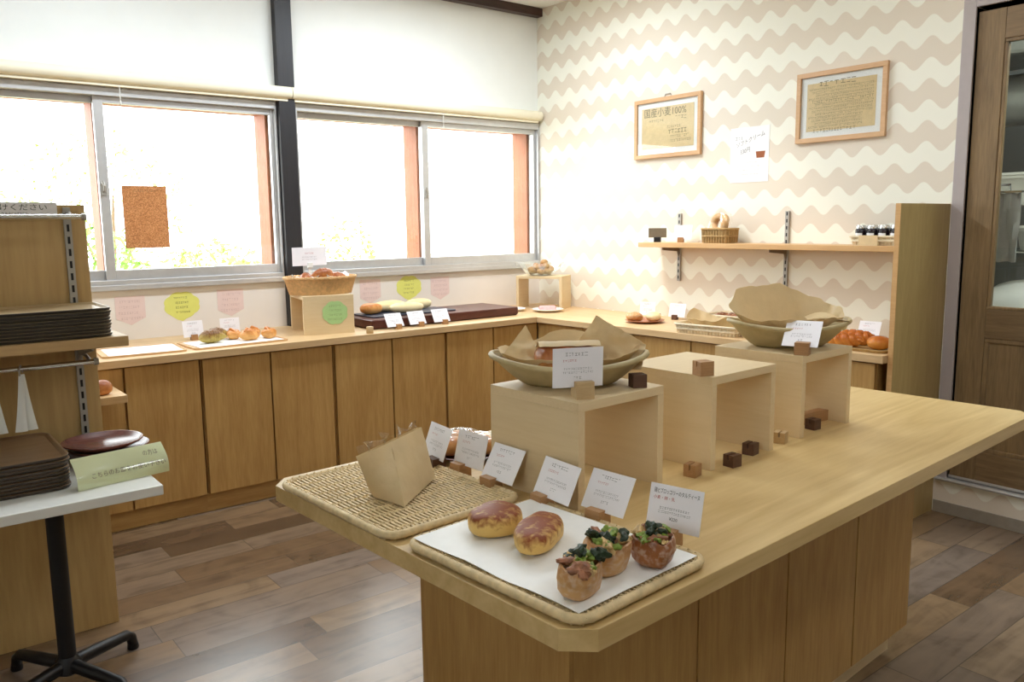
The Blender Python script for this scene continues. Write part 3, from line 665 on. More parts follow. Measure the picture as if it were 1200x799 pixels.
# five breads on the paper
def grilled(label, x, y, rot, rx, ry, h, seed):
    t = thing('grilled_bun', label, 'bread', (x, y, .8742), rot, 'grilled buns on the front tray'); m = MB()
    blob(m, rx, ry, h/2, .62, .9, .10, 24, seed, 44, 26, fl=.05); m.build('crumb', 'bread_grilled', t, smooth=True)
grilled('round grilled bun with browned top, on the left of the tray', .972, 1.292, .3, .062, .052, .052, 1)
grilled('oval grilled bun with browned top, in the middle of the tray', .995, 1.180, .62, .086, .043, .050, 2)
def tartine(label, x, y, rot, w, d, h, mat, seed, tilt=0):
    t = thing('tartine', label, 'bread', (x, y, .8742), (tilt, 0, rot), 'topped tartines on the front tray'); R = random.Random(seed); m = MB(); n = 40; rings = []
    for q, z in ((.40, 0), (.72, .002), (.90, .012), (1.0, .030), (1.03, .6*h), (1.0, .85*h), (.93, h), (.84, h*1.01), (.76, h*.90), (.4, h*.84), (.05, h*.84)):
        r = []
        for j in range(n):
            a = 2*pi*j/n; k = 1+.16*noise.noise(Vector((cos(a)*1.2, sin(a)*1.2, seed+z*16)))+.03*noise.noise(Vector((cos(a)*6, sin(a)*6, seed+z*60)))
            zz = z*(1 if z < .03 else 1+.14*noise.noise(Vector((cos(a)*1.5, sin(a)*1.5, seed+9)))+.015*sin(a*5+seed))
            r.append((w*q*k*sgp(cos(a), .75), d*q*k*sgp(sin(a), .75), zz))
        rings.append(r)
    m.loft(rings); m.build('crust', mat, t, smooth=True)
    def bits(name, mt, cnt, s0, s1, z0, zz, flat):
        for k in range(cnt):
            m = MB(); a = R.uniform(0, 2*pi); q = R.uniform(.15, .82); s = R.uniform(s0, s1)
            Mx = Matrix.Translation((w*q*cos(a), d*q*sin(a), h*z0+R.uniform(0, zz)*(1-q*.6))) @ Matrix.Rotation(R.uniform(0, 6), 4, 'Z') @ Matrix.Rotation(R.uniform(-.9, .9), 4, 'X')
            blob(m, s, s*R.uniform(.5, .8), s*flat, 1, 1, .8, 150, R.random()*50, 18, 10, M=Mx); m.build(name, mt, t, smooth=True)
    bits('cheese_topping', 'mushroom', 4, .014, .019, .86, .008, .5); bits('bacon_topping', 'bacon', 3, .014, .021, .90, .010, .4)
    bits('broccoli_topping', 'greens_dark', 5, .010, .015, .98, .016, .7); bits('light_greens_topping', 'greens_light', 5, .010, .015, .96, .014, .45)
tartine('topped tartine closest to the tray corner with pale floury crust', .905, .975, .4, .046, .036, .056, 'bread_crust', 3, .12)
tartine('topped tartine behind the corner one, tall brown crust', 1.008, 1.012, .1, .042, .038, .060, 'bread_crust', 5, .16)
tartine('topped tartine with darkest crust at the right end of the tray', 1.098, .978, .3, .041, .038, .050, 'bread_dark_crust', 8, .05)

def paper_patch(t, quad, seed, amp=.008, n=16, mat='kraft_paper', bulge=.0, name='paper_corner', edge=1.0):
    A_, B_, C2, D2 = [Vector(q) for q in quad]; G = []
    nn = (C2-A_).cross(D2-B_).normalized()
    for i in range(n+1):
        row = []
        for j in range(n+1):
            u, v = j/n, i/n; p_ = (A_*(1-u)+D2*u)*(1-v)+(B_*(1-u)+C2*u)*v
            p_ = p_+nn*(amp*(abs(noise.noise(p_*26+Vector((seed, 0, 0))))*2-.5)+amp*.7*noise.noise(p_*60+Vector((0, seed, 0)))+bulge*sin(pi*u)*sin(pi*v)); row.append(tuple(p_))
        G.append(row)
    m = MB(); m.sheet(G, .0007); return m.build(name, mat, t, smooth=True)

# kraft sandwich bag standing on the empty tray
t = isl_thing('kraft_bag', 'open kraft paper bag with clear film standing on the empty wicker tray', 'paper bag', 1.05, 1.56, .8732)
A, B, C_, D, E_ = [Vector((u-1.05, v-1.56, z-.866)) for u, v, z in ((.978, 1.592, .866), (.993, 1.488, .866), (1.169, 1.611, .866), (1.172, 1.668, .985), (.918, 1.56, .98))]
M1 = (D+E_)/2+Vector((-.01, -.012, .002)); BK = Vector((.03, .14, .003)); 
BA, BC = A+Vector((.012, .035, 0)), C_+Vector((-.02, .05, 0)); BD, BE = D+Vector((-.005, .012, -.002)), E_+Vector((.006, .014, -.002))
bag = paper_patch(t, [B, C_, D, M1], 3, .0022, name='paper_front', bulge=.004); paper_patch(t, [A, B, M1, E_], 4, .0015, name='paper_side')
m = MB(); m.add([BA, BC, BD, BE, A, C_, D, E_, B], [(0, 3, 2, 1), (4, 7, 3, 0), (5, 1, 2, 6), (4, 0, 1, 5, 8)]); m.build('paper_back', 'kraft_paper', t)
m = MB(); G = []
for i in range(4):
    G.append([tuple(E_.lerp(D, .06+.9*j/14)+Vector((.004+.006*sin(j*1.7)*i, .010+.006*cos(j*2.1)*i, -.012+i*.013*(.45+.5*abs(sin(j*.8+.4)))))) for j in range(15)])
m.sheet(G, .0006); m.build('clear_film', 'film', t, smooth=True)

# plate of wrapped breads behind the cards
t = thing('brown_plate', 'dark brown plate of wrapped breads behind the price cards', 'plate', (*ISL(1.40, 1.775)[:2], .85)); m = MB(); m.lathe([(.07, 0), (.075, .003), (.108, .016), (.112, .018), (.108, .020), (.07, .008), (.01, .007)], 40); m.build('dish', 'plate_wood', t, smooth=True)
for k, (du, dv, r) in enumerate(((-.045, .02, .4), (.035, -.03, 1.2), (.02, .05, 2.2))):
    b = isl_thing('wrapped_bread', ('film-wrapped bread on the dark plate, at its left', 'film-wrapped bread on the dark plate, beside the riser', 'film-wrapped bread at the back of the dark plate')[k], 'bread', 1.40+du, 1.775+dv, .8575, r, 'wrapped breads on the dark plate')
    m = MB(); blob(m, .05, .036, .026, .9, .9, .1, 25, k+20, fl=.05); m.build('crumb', 'bread_orange', b, smooth=True)
    m = MB(); blob(m, .058, .042, .031, .85, .85, .16, 30, k+40, 26, 12, fl=.05); m.build('film_wrap', 'film', b, smooth=True)

# oval baskets with brown paper on the risers
def rim_ring(rx, ry, z, n, up=0.0, dr=0.0, k=0):
    return [((rx+dr*(1 if (j+k) % 2 else -1))*cos(2*pi*j/n), (ry+dr*(1 if (j+k) % 2 else -1))*sin(2*pi*j/n), z+up*cos(2*pi*j/n)**2) for j in range(n)]
def boat_basket(t, rx, ry, h, up, mat, n=120, bx=.55):
    m = MB(); rings = [rim_ring(rx*bx*.9, ry*bx*.9, 0, n)]
    K = 9
    for k in range(K+1):
        q = k/K; e = bx+(1-bx)*q**.8; rings.append(rim_ring(rx*e, ry*e, h*q, n, up*q, .0016, 0))
    for k in range(K+1):
        q = 1-k/K*.96; e = bx+(1-bx)*q**.8; rings.append(rim_ring(rx*e-.006, ry*e-.006, h*q+.003, n, up*q))
    m.loft(rings); m.build('bowl', mat, t, smooth=True)
    m = MB(); m.tube(rim_ring(rx, ry, h+.001, 60, up), .0075, 8, closed=True); m.build('rim', mat, t, smooth=True)
def crumple(t, name, peaks, rx, ry, z0, seed, mat='kraft_paper', n=56, m_=12, base=.03):
    mb = MB(); G = []
    for i in range(m_+1):
        q = i/m_; row = []
        for j in range(n+1):
            a = 2*pi*j/n; hgt = base; ext = 1.0
            for (pa, ph, pw, pe) in peaks:
                d = (a-pa+pi) % (2*pi)-pi; w = max(0, 1-abs(d)/pw); hgt += ph*w**1.1; ext += pe*w
            fold = .006*sin(a*9+seed)+.022*(abs(noise.noise(Vector((cos(a)*2.6, sin(a)*2.6, seed*3+q*1.5))))*2-.5)+.012*noise.noise(Vector((cos(a)*3, sin(a)*3, seed+q*2)))
            r = .25+.75*q*ext if q > 0 else .2
            e = max(0, (q-.45)/.55)
            row.append((rx*r*cos(a)+fold*q*.5, ry*r*sin(a)+fold*q*.5, z0+hgt*e**1.2+.012*noise.noise(Vector((rx*r*cos(a)*22, ry*r*sin(a)*22, seed)))*q+.018*q))
        G.append(row)
    mb.sheet(G, .0007); return mb.build(name, mat, t, smooth=True)
AX = -.68
t = thing('oval_basket', 'oval woven basket of wrapped bread on the nearest riser', 'basket', (1.372, 1.508, 1.1005), AX, 'oval baskets on risers'); boat_basket(t, .195, .125, .052, .022, 'bamboo_green')
p = thing('wrapping_paper', 'crumpled brown paper with two tall points in the basket on the nearest riser', 'paper', (1.372, 1.508, 1.106), AX, 'brown paper liners in oval baskets')
crumple(p, 'sheet', [(.15, .02, .95, .06), (3.0, .02, .6, .10), (1.6, .05, .9, .05), (4.4, .0, .5, .08)], .17, .105, .016, 3, base=.035)
paper_patch(p, [(-.02, .01, .035), (.072, .035, .160), (.197, .02, .088), (.178, -.03, .030)], 2, .010, bulge=.018)
paper_patch(p, [(-.178, -.01, .050), (-.108, .03, .138), (-.068, .03, .060), (-.10, -.055, .040)], 5, .007, bulge=-.012)
paper_patch(p, [(-.085, -.03, .050), (-.075, .03, .088), (.10, .03, .070), (.09, -.02, .045)], 7, .010, bulge=.02)
b = thing('wrapped_loaf', 'browned loaf slice half wrapped in paper in the basket on the nearest riser', 'bread', (1.335, 1.470, 1.146), AX+.12); m = MB(); blob(m, .080, .046, .030, .6, .7, .12, 30, 4, fl=.05); m.build('crumb', 'bread_crois', b, smooth=True)
m = MB(); m.sheet([[(-.075+.15*j/10, -.030+.016*i+.004*sin(j*1.7), .060+.010*sin(i*1.1)+.006*noise.noise(Vector((i, j, 3)))) for j in range(11)] for i in range(6)], .0007); m.build('paper_wrap', 'kraft_paper', b, smooth=True)
t = thing('oval_basket', 'oval woven basket of brown paper on the farthest riser', 'basket', (2.318, 1.50, 1.1005), AX, 'oval baskets on risers'); boat_basket(t, .19, .12, .062, .02, 'bamboo_green')
p = thing('wrapping_paper', 'crumpled brown paper heaped in the basket on the farthest riser', 'paper', (2.318, 1.50, 1.108), AX, 'brown paper liners in oval baskets')
crumple(p, 'sheet', [(2.6, .075, 1.2, .10), (1.5, .10, 1.3, .05), (.2, .03, .5, .05), (3.5, .0, .6, .20)], .17, .10, .022, 8, base=.045)
b = thing('wrapped_loaf', 'pale loaf wedge wrapped in paper at the right of the farthest basket', 'bread', (2.395, 1.405, 1.155), AX-.2); m = MB(); m.prism([(-.06, -.03), (.05, -.035), (.055, .03), (-.02, .04)], 0, .03); m.build('crumb', 'bread_pale', b, bevel=.01)
m = MB(); m.sheet([[(-.07+.13*j/8, -.04+.02*i, .034+.02*sin(j*.5)*(.3+i*.12)+.004*noise.noise(Vector((i*2, j, 9)))) for j in range(9)] for i in range(5)], .0007); m.build('paper_wrap', 'kraft_paper', b, smooth=True)

# ------------------------------------------------------------------ window counter goods
def flat_board(label, loc, rot, w, d):
    t = thing('bread_board', label, 'board', loc, rot, 'paper-lined boards on the window counter'); m = MB()
    m.loft([rr(w, d, .03, 0), rr(w, d, .03, .010), rr(w-.016, d-.016, .024, .010), rr(w-.02, d-.02, .022, .006)]); m.build('board', 'board_wood', t)
    m = MB(); m.sheet([[(-w/2+.03+(w-.05)*i/8, -d/2+.02+(d-.05)*j/6, .0082+.0008*sin(i*2+j)) for j in range(7)] for i in range(9)], .0006); m.build('paper_liner', 'parchment', t)
flat_board('left paper-lined board, empty, beside the tray rack', (1.095, 4.50, CT), -.08, .40, .33)
flat_board('right paper-lined board holding the small pastries', (1.575, 4.49, CT), .03, .52, .32)
def croissant_mesh(m, L_, r, bend, seg, seed):
    n = 40; pts = []; rad = []
    for i in range(n+1):
        s = i/n*2-1; pts.append((L_/2*s, bend*(1-s*s), r*(1-.15*s*s))); rad.append(r*(max(.08, 1-abs(s)**2.4))*(1+.10*sin(seg*s*pi)**2*(1 if sin(seg*s*pi*1) > 0 else .3)))
    m.tube(pts, rad, 14)
def pastry(label, loc, rot, L_, r, mat, name='croissant', group=None, seed=1, bend=.03):
    t = thing(name, label, 'bread', loc, rot, group); m = MB(); croissant_mesh(m, L_, r, bend, 5, seed); m.build('crumb', mat, t, smooth=True); return t
zb = CT+.009
pastry('green-marbled croissant nearest the paper edge', (1.46, 4.46, zb), .1, .16, .036, 'bread_olive', group='marbled croissants')
pastry('green-marbled croissant behind its twin', (1.53, 4.565, zb), .4, .15, .034, 'bread_olive', group='marbled croissants')
for k, (x, y, r, s, lab) in enumerate(((1.605, 4.56, 1.2, .045, 'orange pastry beside the marbled croissants'), (1.655, 4.46, .2, .05, 'orange pastry in front of the heap'), (1.72, 4.565, 2.0, .047, 'orange pastry topmost at the back of the heap'), (1.775, 4.47, .9, .046, 'orange pastry at the right end of the board'))):
    t = thing('danish_pastry', lab, 'bread', (x, y, zb), r, 'orange pastries on the board'); m = MB(); blob(m, s, s*.8, s*.62, .9, .9, .35, 30, k+3, 26, 14, fl=.08); m.build('crumb', 'bread_orange', t, smooth=True)
    m = MB(); m.tube([(-s*.6, -.01, s*1.0), (-s*.1, .012, s*1.2), (s*.5, -.006, s*1.0)], [.006, .011, .006], 8); m.build('twist', 'bread_orange', t, smooth=True)
card('white price card behind the marbled croissants', (1.445, 4.742, .884), .045, .2, .114, .092, 1, 'block holding the card behind the marbled croissants', CT, 'oak_block', seed=21)
card('white price card behind the orange pastries', (1.674, 4.80, .884), -.05, .15, .114, .085, 1, 'block holding the card behind the orange pastries', CT, 'oak_block', seed=22)

# riser with the round basket
RW = thing('display_riser', 'pale plywood riser on the window counter with a green note on it', 'display riser', (2.165, 4.60, CT), radians(-11)+pi/2, 'plywood risers'); riser_parts(RW, .34, .30, .228)
t = thing('paper_note', 'green cloud-shaped paper note on the front of the window counter riser', 'note', (2.155+.012, 4.60-.1745, CT+.125), radians(-11))
def cloud(rx, rz, n=48, lob=8, amp=.08): return [((rx*(1+amp*abs(sin(lob*pi*j/n))))*cos(2*pi*j/n), rz*(1+amp*abs(sin(lob*pi*j/n)))*sin(2*pi*j/n)) for j in range(n)]
FLIP = Matrix(((1, 0, 0, 0), (0, 0, -1, 0), (0, 1, 0, 0), (0, 0, 0, 1)))
def note_parts(t, poly, mat, inkm, rows, w, h, seed, txt=None):
    m = MB(); m.prism(poly, 0, .0006, M=FLIP); m.build('paper', mat, t); m = MB(); R = random.Random(seed)
    for k in range(rows):
        z = h*(.5-(k+.75)/(rows+.6)); dashes(m, -w*.34*R.uniform(.7, 1), w*.34*R.uniform(.7, 1), z, h*.09, y=-.0012, rnd=R)
    m.build('lettering', inkm, t)
note_parts(t, cloud(.072, .066), 'note_green', 'ink_sage', 4, .14, .12, 31)
t = thing('wicker_basket', 'large oval wicker basket of croissants on the window counter riser', 'basket', (2.165, 4.60, CT+.2285), -.15)
def weave_basket(t, rx, ry, h, mat, n=96, K=10, bx=.86, rim=.009, floor_=True):
    m = MB(); rings = [rim_ring(.01, .01, .0, n), rim_ring(rx*bx, ry*bx, 0, n)]
    for k in range(K+1): q = k/K; e = bx+(1-bx)*q; rings.append(rim_ring(rx*e, ry*e, h*q, n, 0, .0028, k))
    for k in range(K+1): q = 1-k/K*.94; e = bx+(1-bx)*q; rings.append(rim_ring(rx*e-.008, ry*e-.008, h*q+.002, n))
    rings.append(rim_ring(.01, .01, .006, n)); m.loft(rings); m.build('woven_body', mat, t, smooth=True)
    m = MB()
    for s in (0, 1): m.tube([((rx+.002)*cos(a), (ry+.002)*sin(a), h+.004*sin(a*24+s*pi)) for a in [2*pi*j/180 for j in range(180)]], rim*.62, 6, closed=True)
    m.build('braided_rim', mat, t, smooth=True)
weave_basket(t, .215, .155, .10, 'wicker_warm')
t = thing('white_napkin', 'white paper lining the croissant basket', 'paper', (2.165, 4.60, CT+.236), -.15); crumple(t, 'sheet', [(.3, .03, .8, 0), (3.3, .028, .5, 0), (4.6, .03, .4, 0)], .175, .12, .045, 5, 'parchment')
zc = CT+.2285
pastry('brown croissant on top of the basket by the window', (2.15, 4.54, zc+.085), .1, .15, .036, 'bread_crois', group='croissants in the basket', bend=-.02)
pastry('croissant at the left side of the basket, half hidden by white paper', (2.05, 4.60, zc+.06), 1.0, .13, .034, 'bread_crois', group='croissants in the basket', bend=-.02)
pastry('croissant at the right side of the basket, half hidden by white paper', (2.285, 4.60, zc+.058), -.9, .13, .034, 'bread_crois', group='croissants in the basket', bend=-.02)
t = thing('price_card', 'white card on a clip stand rising from the croissant basket', 'price card', (2.13, 4.66, zc+.10), .08, 'white price cards')
m = MB(); m.box((-.115, 0, .068), (.115, .0008, .178)); m.build('card', 'card_white', t); m = MB(); dashes(m, -.03, .03, .142, .009); m.build('red_lettering', 'ink_red', t)
m = MB(); dashes(m, -.05, .05, .12, .006); dashes(m, -.05, .05, .105, .006); m.build('lettering', 'ink_grey', t)
m = MB(); m.box((-.011, -.002, -.05), (.011, .004, .075)); m.box((-.016, -.008, .055), (.016, .008, .085)); m.build('clip_stand', 'white_melamine', t, bevel=.002)
o = MB(); o.lathe([(.02, 0), (.021, .002), (.021, .038), (.019, .040), (.004, .040)], 24); o = o.build('round_block', 'pale_block', None, smooth=True); o.location = (2.325, 4.30, CT); tag(o, 'short round wood block beside the riser and the walnut board', 'wood block', GB)
block('small block inside the window counter riser', (2.10, 4.62, CT), .2, 'oak_block')

# walnut board with pale breads
t = thing('walnut_board', 'thick dark walnut serving board on the window counter', 'board', (2.985, 4.64, CT), .015); m = MB(); m.loft([rr(1.14, .40, .01, 0), rr(1.16, .42, .012, .012), rr(1.16, .42, .012, .054), rr(1.15, .41, .012, .058)]); m.build('board', 'walnut', t)
zw = CT+.0585
t = thing('slate_mat', 'dark blue-grey mat on the walnut board under the pale breads', 'mat', (2.79, 4.67, zw), .015); m = MB(); m.loft([rr(.64, .27, .012, 0), rr(.64, .27, .012, .008)]); m.build('sheet', 'slate', t, bevel=.001)
zm = zw+.0085
for k, (x, y, r, rx, ry, rz, mat, lab) in enumerate(((2.555, 4.70, .1, .075, .055, .036, 'bread_orange', 'browner bread at the left end of the walnut board'), (2.72, 4.75, -.12, .12, .052, .037, 'bread_pale', 'long pale bread in the middle of the walnut board'), (2.775, 4.62, -.08, .12, .046, .034, 'bread_pale', 'long pale bread at the front of the walnut board'), (2.95, 4.765, -.1, .095, .045, .036, 'bread_pale', 'pale bread at the back right of the walnut board'))):
    t = thing('pale_loaf', lab, 'bread', (x, y, zm), r, 'breads on the walnut board'); m = MB(); blob(m, rx, ry, rz, .85, .85, .08, 14, k+60, fl=.08); m.build('crumb', mat, t, smooth=True)
for k, (x, y, r) in enumerate(((2.537, 4.356, .045), (2.707, 4.37, .007), (2.886, 4.369, -.035))):
    card('white leaning price card in front of the walnut board, '+('left one', 'middle one', 'right one')[k], (x, y, CT+.0165), r, .52, .12, .09, 1, 'block holding the '+('left', 'middle', 'right')[k]+' card before the walnut board', CT, 'oak_block', bshift=.018, seed=70+k)

# corner riser, glass bowl, dishes
t = thing('display_riser', 'white-washed riser in the counter corner under a glass bowl', 'display riser', (4.022, 4.70, CT), radians(-60), 'plywood risers'); riser_parts(t, .36, .22, .245, .02)
t = thing('glass_bowl', 'clear glass bowl of brown biscuits on the corner riser', 'bowl', (4.0, 4.71, CT+.2455)); m = MB()
prof = [(.05, 0), (.10, .012), (.145, .05), (.165, .09), (.172, .094), (.168, .088), (.142, .046), (.098, .014), (.01, .004)]
m.lathe(prof, 40); m.build('bowl', 'bowl_glass', t, smooth=True)
m = MB()
for s in (-1, 1): m.tube([(s*.165*cos(-.68), s*.165*sin(-.68), .088), (s*.19*cos(-.68), s*.19*sin(-.68), .105), (s*.18*cos(-.68), s*.18*sin(-.68), .07), (s*.155*cos(-.68), s*.155*sin(-.68), .055)], .005, 6)
m.build('handle', 'bowl_glass', t, smooth=True)
R = random.Random(5)
spots_ = [(0, 0, .008), (.055, .02, .012), (-.05, .03, .012), (.02, -.06, .012), (-.04, -.05, .012), (.07, -.03, .03), (.01, .07, .02), (-.085, -.005, .03), (.03, .02, .045), (-.03, .01, .045), (.02, -.035, .05), (.06, .03, .05), (-.01, .045, .05), (.035, 0, .075)]
places = ('bottom middle', 'bottom right', 'bottom left', 'bottom front', 'lower front left', 'right wall', 'back', 'left wall', 'upper middle', 'upper left', 'upper front', 'upper right', 'upper back', 'topmost')
b0 = thing('biscuit', '', 'biscuit', (0, 0, 0), 0, 'biscuits in the glass bowl'); m = MB(); blob(m, .032, .027, .02, .8, .9, .2, 40, 2, 18, 10, fl=.1); m.build('crumb', 'cookie', b0, smooth=True)
for k, (x, y, z) in enumerate(spots_):
    lab = 'brown biscuit in the glass bowl, '+places[k]; q = (4.0+x, 4.71+y, CT+.247+z); ro = (R.uniform(-.5, .5), R.uniform(-.5, .5), R.uniform(0, 6))
    if k == 0: b0.location = q; b0.rotation_euler = ro; b0['label'] = lab
    else: dup(b0, q, ro, lab)
def plate(label, loc, r, mat='ceramic', h=.02):
    t = thing('plate', label, 'plate', loc); m = MB(); m.lathe([(r*.6, 0), (r*.64, .003), (r*.97, h*.85), (r, h), (r*.97, h+.002), (r*.6, .007), (.01, .006)], 40); m.build('dish', mat, t, smooth=True)
plate('white plate under the corner riser front edge', (3.865, 4.47, CT), .115)
t = thing('wrapped_sweet', 'pink wrapped cake on the white plate by the corner riser', 'cake', (3.865, 4.475, CT+.008), -.6); m = MB(); m.loft([rr(.12, .05, .012, 0), rr(.125, .055, .014, .02), rr(.11, .04, .012, .034)]); m.build('cake', 'pink_icing', t, smooth=True)
plate('small white dish at the end of the walnut board', (3.72, 4.66, CT), .075)

# wallpaper-side counter goods
plate('brown clay plate of two buns on the right counter', (3.885, 3.55, CT), .125, 'clay_plate', .016)
for k, (dx, dy, mat, lab) in enumerate(((-.055, .035, 'bread_crust', 'floury brown bun on the clay plate'), (.035, -.04, 'bread_pale', 'smooth pale bun on the clay plate'))):
    t = thing('bun', lab, 'bread', (3.885+dx, 3.55+dy, CT+.0085), k, 'buns on the clay plate'); m = MB(); blob(m, .055, .048, .03, .9, 1, .06 if k else .25, 25, k+2, fl=.08); m.build('crumb', mat, t, smooth=True)
card('white price card standing behind the clay plate', (4.06, 3.69, .885), -1.124, .2, .105, .09, 1, 'block holding the card behind the clay plate', CT, 'walnut_block', bshift=.07, seed=81)
card('white price card right of the clay plate with a dark block', (4.13, 3.50, .884), -1.35, .3, .115, .09, 1, 'dark block in front of the card right of the clay plate', CT, 'walnut_block', bshift=-.01, seed=82)
def rect_basket(label, loc, rot, w, d, h, mat, name='woven_basket', group=None):
    t = thing(name, label, 'basket', loc, rot, group); m = MB(); rings = [rr(w*.9, d*.9, .03, 0, 8)]; K = 6
    def wob(P, k): 
        c = len(P); return [(x*(1+.006*(1 if (j+k) % 2 else -1)), y*(1+.008*(1 if (j+k) % 2 else -1)), z) for j, (x, y, z) in enumerate(P)]
    for k in range(K+1): q = k/K; rings.append(wob(rr(w*(.9+.1*q), d*(.9+.1*q), .03, h*q, 8), k))
    for k in range(K+1): q = 1-k/K*.9; rings.append(rr(w*(.9+.1*q)-.014, d*(.9+.1*q)-.014, .026, h*q+.002, 8))
    m.loft(rings); m.build('woven_body', mat, t)
    m = MB()
    for q in (.5, 1.0):
        P = rr(w*(.9+.1*q)+.006, d*(.9+.1*q)+.006, .033, h*q, 8); m.tube(P, .006, 6, closed=True)
    nst = int((w+d)*2/.022); P = [Vector(p) for p in rr(w*.95+.008, d*.95+.008, .03, 0, 8)]; acc = [0]
    for i in range(len(P)): acc.append(acc[-1]+(P[(i+1) % len(P)]-P[i]).length)
    for k in range(nst):
        s = acc[-1]*k/nst; i = max(j for j in range(len(P)) if acc[j] <= s+1e-9); q = P[i].lerp(P[(i+1) % len(P)], (s-acc[i])/max(1e-9, acc[i+1]-acc[i]))
        m.tube([(q.x*.97, q.y*.97, .002), (q.x*1.015, q.y*1.015, h)], .0035, 5)
    m.build('rim_and_stakes', mat, t, smooth=True); return t
rect_basket('white woven basket on the right counter, in front, holding paper', (3.80, 2.93, CT), ra+pi/2+.1, .26, .40, .052, 'wicker_white', group='white woven baskets')
rect_basket('white woven basket on the right counter, behind, holding dark crusts', (4.09, 2.98, CT), ra+pi/2, .24, .36, .075, 'wicker_white', group='white woven baskets')
for k in range(5):
    t = thing('dark_crust', 'dark crust in the rear white basket, '+('leftmost', 'second from left', 'third from left', 'second from right', 'rightmost')[k], 'bread', (4.07+.02*(k % 2), 3.10-.06*k, CT+.022), k*1.1, 'dark crusts in the rear white basket'); m = MB(); blob(m, .045, .035, .033, .8, .9, .3, 35, k+11, 20, 10, fl=.05); m.build('crumb', 'bread_dark_crust', t, smooth=True)
t = thing('wrapping_paper', 'brown paper spilling out of the front white basket', 'paper', (3.80, 2.93, CT+.012), ra+pi/2+.1); crumple(t, 'sheet', [(1.2, .05, .9, 0), (4.0, .03, .6, 0.0)], .115, .18, .0, 12, base=.05)
# tray of braided breads
t = thing('bread_tray', 'light tray of glossy braided breads beside the end panel', 'tray', (3.905, 2.12, CT), ra+pi/2-.04); m = MB(); m.loft([rr(.32, .40, .04, 0), rr(.335, .415, .045, .014), rr(.325, .405, .042, .016), rr(.30, .38, .036, .006)]); m.build('tray', 'wicker_brown', t, smooth=True)
def braid(label, loc, rot, Ln, r):
    t = thing('braided_bread', label, 'bread', loc, rot, 'braided breads on the tray'); m = MB(); n = 60
    for s in range(3):
        pts = []; rad = []
        for i in range(n+1):
            q = i/n*2-1; a = q*pi*2.2+s*2*pi/3; env = max(.15, 1-abs(q)**3); pts.append((Ln/2*q, r*.8*sin(a)*env, r*.85+r*.45*sin(2*a)*env)); rad.append(r*.66*env)
        m.tube(pts, rad, 10)
    m.build('crumb', 'bread_glossy', t, smooth=True)
braid('glossy braided bread at the front of the tray by the end panel', (3.80, 2.17, CT+.008), ra+.1, .24, .036)
braid('glossy braided bread at the back of the tray by the end panel', (3.93, 2.16, CT+.008), ra-.05, .24, .036)
t = thing('roll', 'round glossy roll right of the braided breads', 'bread', (3.84, 1.985, CT+.008), .4); m = MB(); blob(m, .062, .055, .034, .9, .95, .05, 20, 5, fl=.08); m.build('crumb', 'bread_glossy', t, smooth=True)
card('white price card behind the braided breads', (4.13, 2.20, .884), -1.5, .4, .115, .087, 1, 'block holding the card behind the braided breads', CT, 'oak_block', seed=83)

# ------------------------------------------------------------------ things on the wall shelf
ZS = 1.3662
t = thing('shelf_sign', 'small dark sign on a black base at the left end of the wall shelf', 'sign', (4.13, 3.67, ZS), -pi/2+.5); box('base', (-.022, -.015, 0), (.022, .015, .033), 'black_metal', t, bevel=.002); m = MB(); m.box((-.06, -.004, .03), (.06, .004, .092)); m.build('plaque', 'dark_sign', t, bevel=.002)
card('white price card on the wall shelf in front of the left rail', (4.14, 3.47, ZS+.019), -1.15, .32, .115, .095, 1, 'block holding the card on the wall shelf', ZS, 'oak_block', bshift=-.01, seed=91)
rect_basket('brown wicker basket with a wrapped ring bread on the wall shelf', (4.125, 3.165, ZS), 0, .13, .20, .085, 'wicker_brown')
t = thing('ring_bread', 'film-wrapped ring-shaped bread in the wall shelf basket', 'bread', (4.12, 3.165, ZS+.115), (0, radians(-72), 0)); m = MB(); m.tube([(.045*cos(a), .045*sin(a), .006*sin(3*a)) for a in [2*pi*j/30 for j in range(30)]], .024, 12, closed=True); m.build('crumb', 'bread_crust', t, smooth=True)
m = MB(); blob(m, .08, .085, .034, .8, .9, .15, 30, 3, 26, 12, cz=0); m.build('film_wrap', 'film', t, smooth=True)
rect_basket('pale woven tray holding jam jars at the right end of the wall shelf', (4.13, 2.11, ZS), 0, .15, .36, .045, 'wicker_white')
J0 = None
for k in range(10):
    x = 4.095+.062*(k % 2); y = 2.245-.062*(k//2)
    lab = 'dark jam jar in the %s row on the wall shelf, %s' % (('front', 'rear')[k % 2], ('leftmost', 'second from left', 'middle one', 'second from right', 'beside the end panel')[k//2])
    if J0 is None:
        J0 = thing('jam_jar', lab, 'jar', (x, y, ZS+.0065), 0, 'jam jars on the wall shelf'); m = MB(); m.lathe([(.024, 0), (.027, .004), (.027, .072), (.022, .08)], 24); m.build('jar', 'jam', J0, smooth=True)
        m = MB(); m.lathe([(.0245, .080), (.0245, .095), (.023, .097)], 24); m.build('lid', 'lid_silver', J0, smooth=True)
        m = MB(); m.loft([[(-.0273*cos(a), .0273*sin(a), z) for a in [(-1+2*j/9)*.75 for j in range(10)]] for z in (.02, .058)], cap0=False, cap1=False); 
        me = MB(); me.sheet([[(-.0275*cos(a), .0275*sin(a), z) for a in [(-1+2*j/9)*.75 for j in range(10)]] for z in (.022, .056)], .0003); me.build('paper_label', 'paper_white', J0)
    else: dup(J0, (x, y, ZS+.0065), 0, lab)
o = MB(); o.box((-.001, -.05, 0), (.0, .05, .052)); o.box((.0, -.05, 0), (.03, .05, .001)); t = thing('shelf_label', 'folded beige card leaning on the pale jam tray', 'card', (4.022, 2.165, ZS)); o.build('card', 'kraft_sign', t)

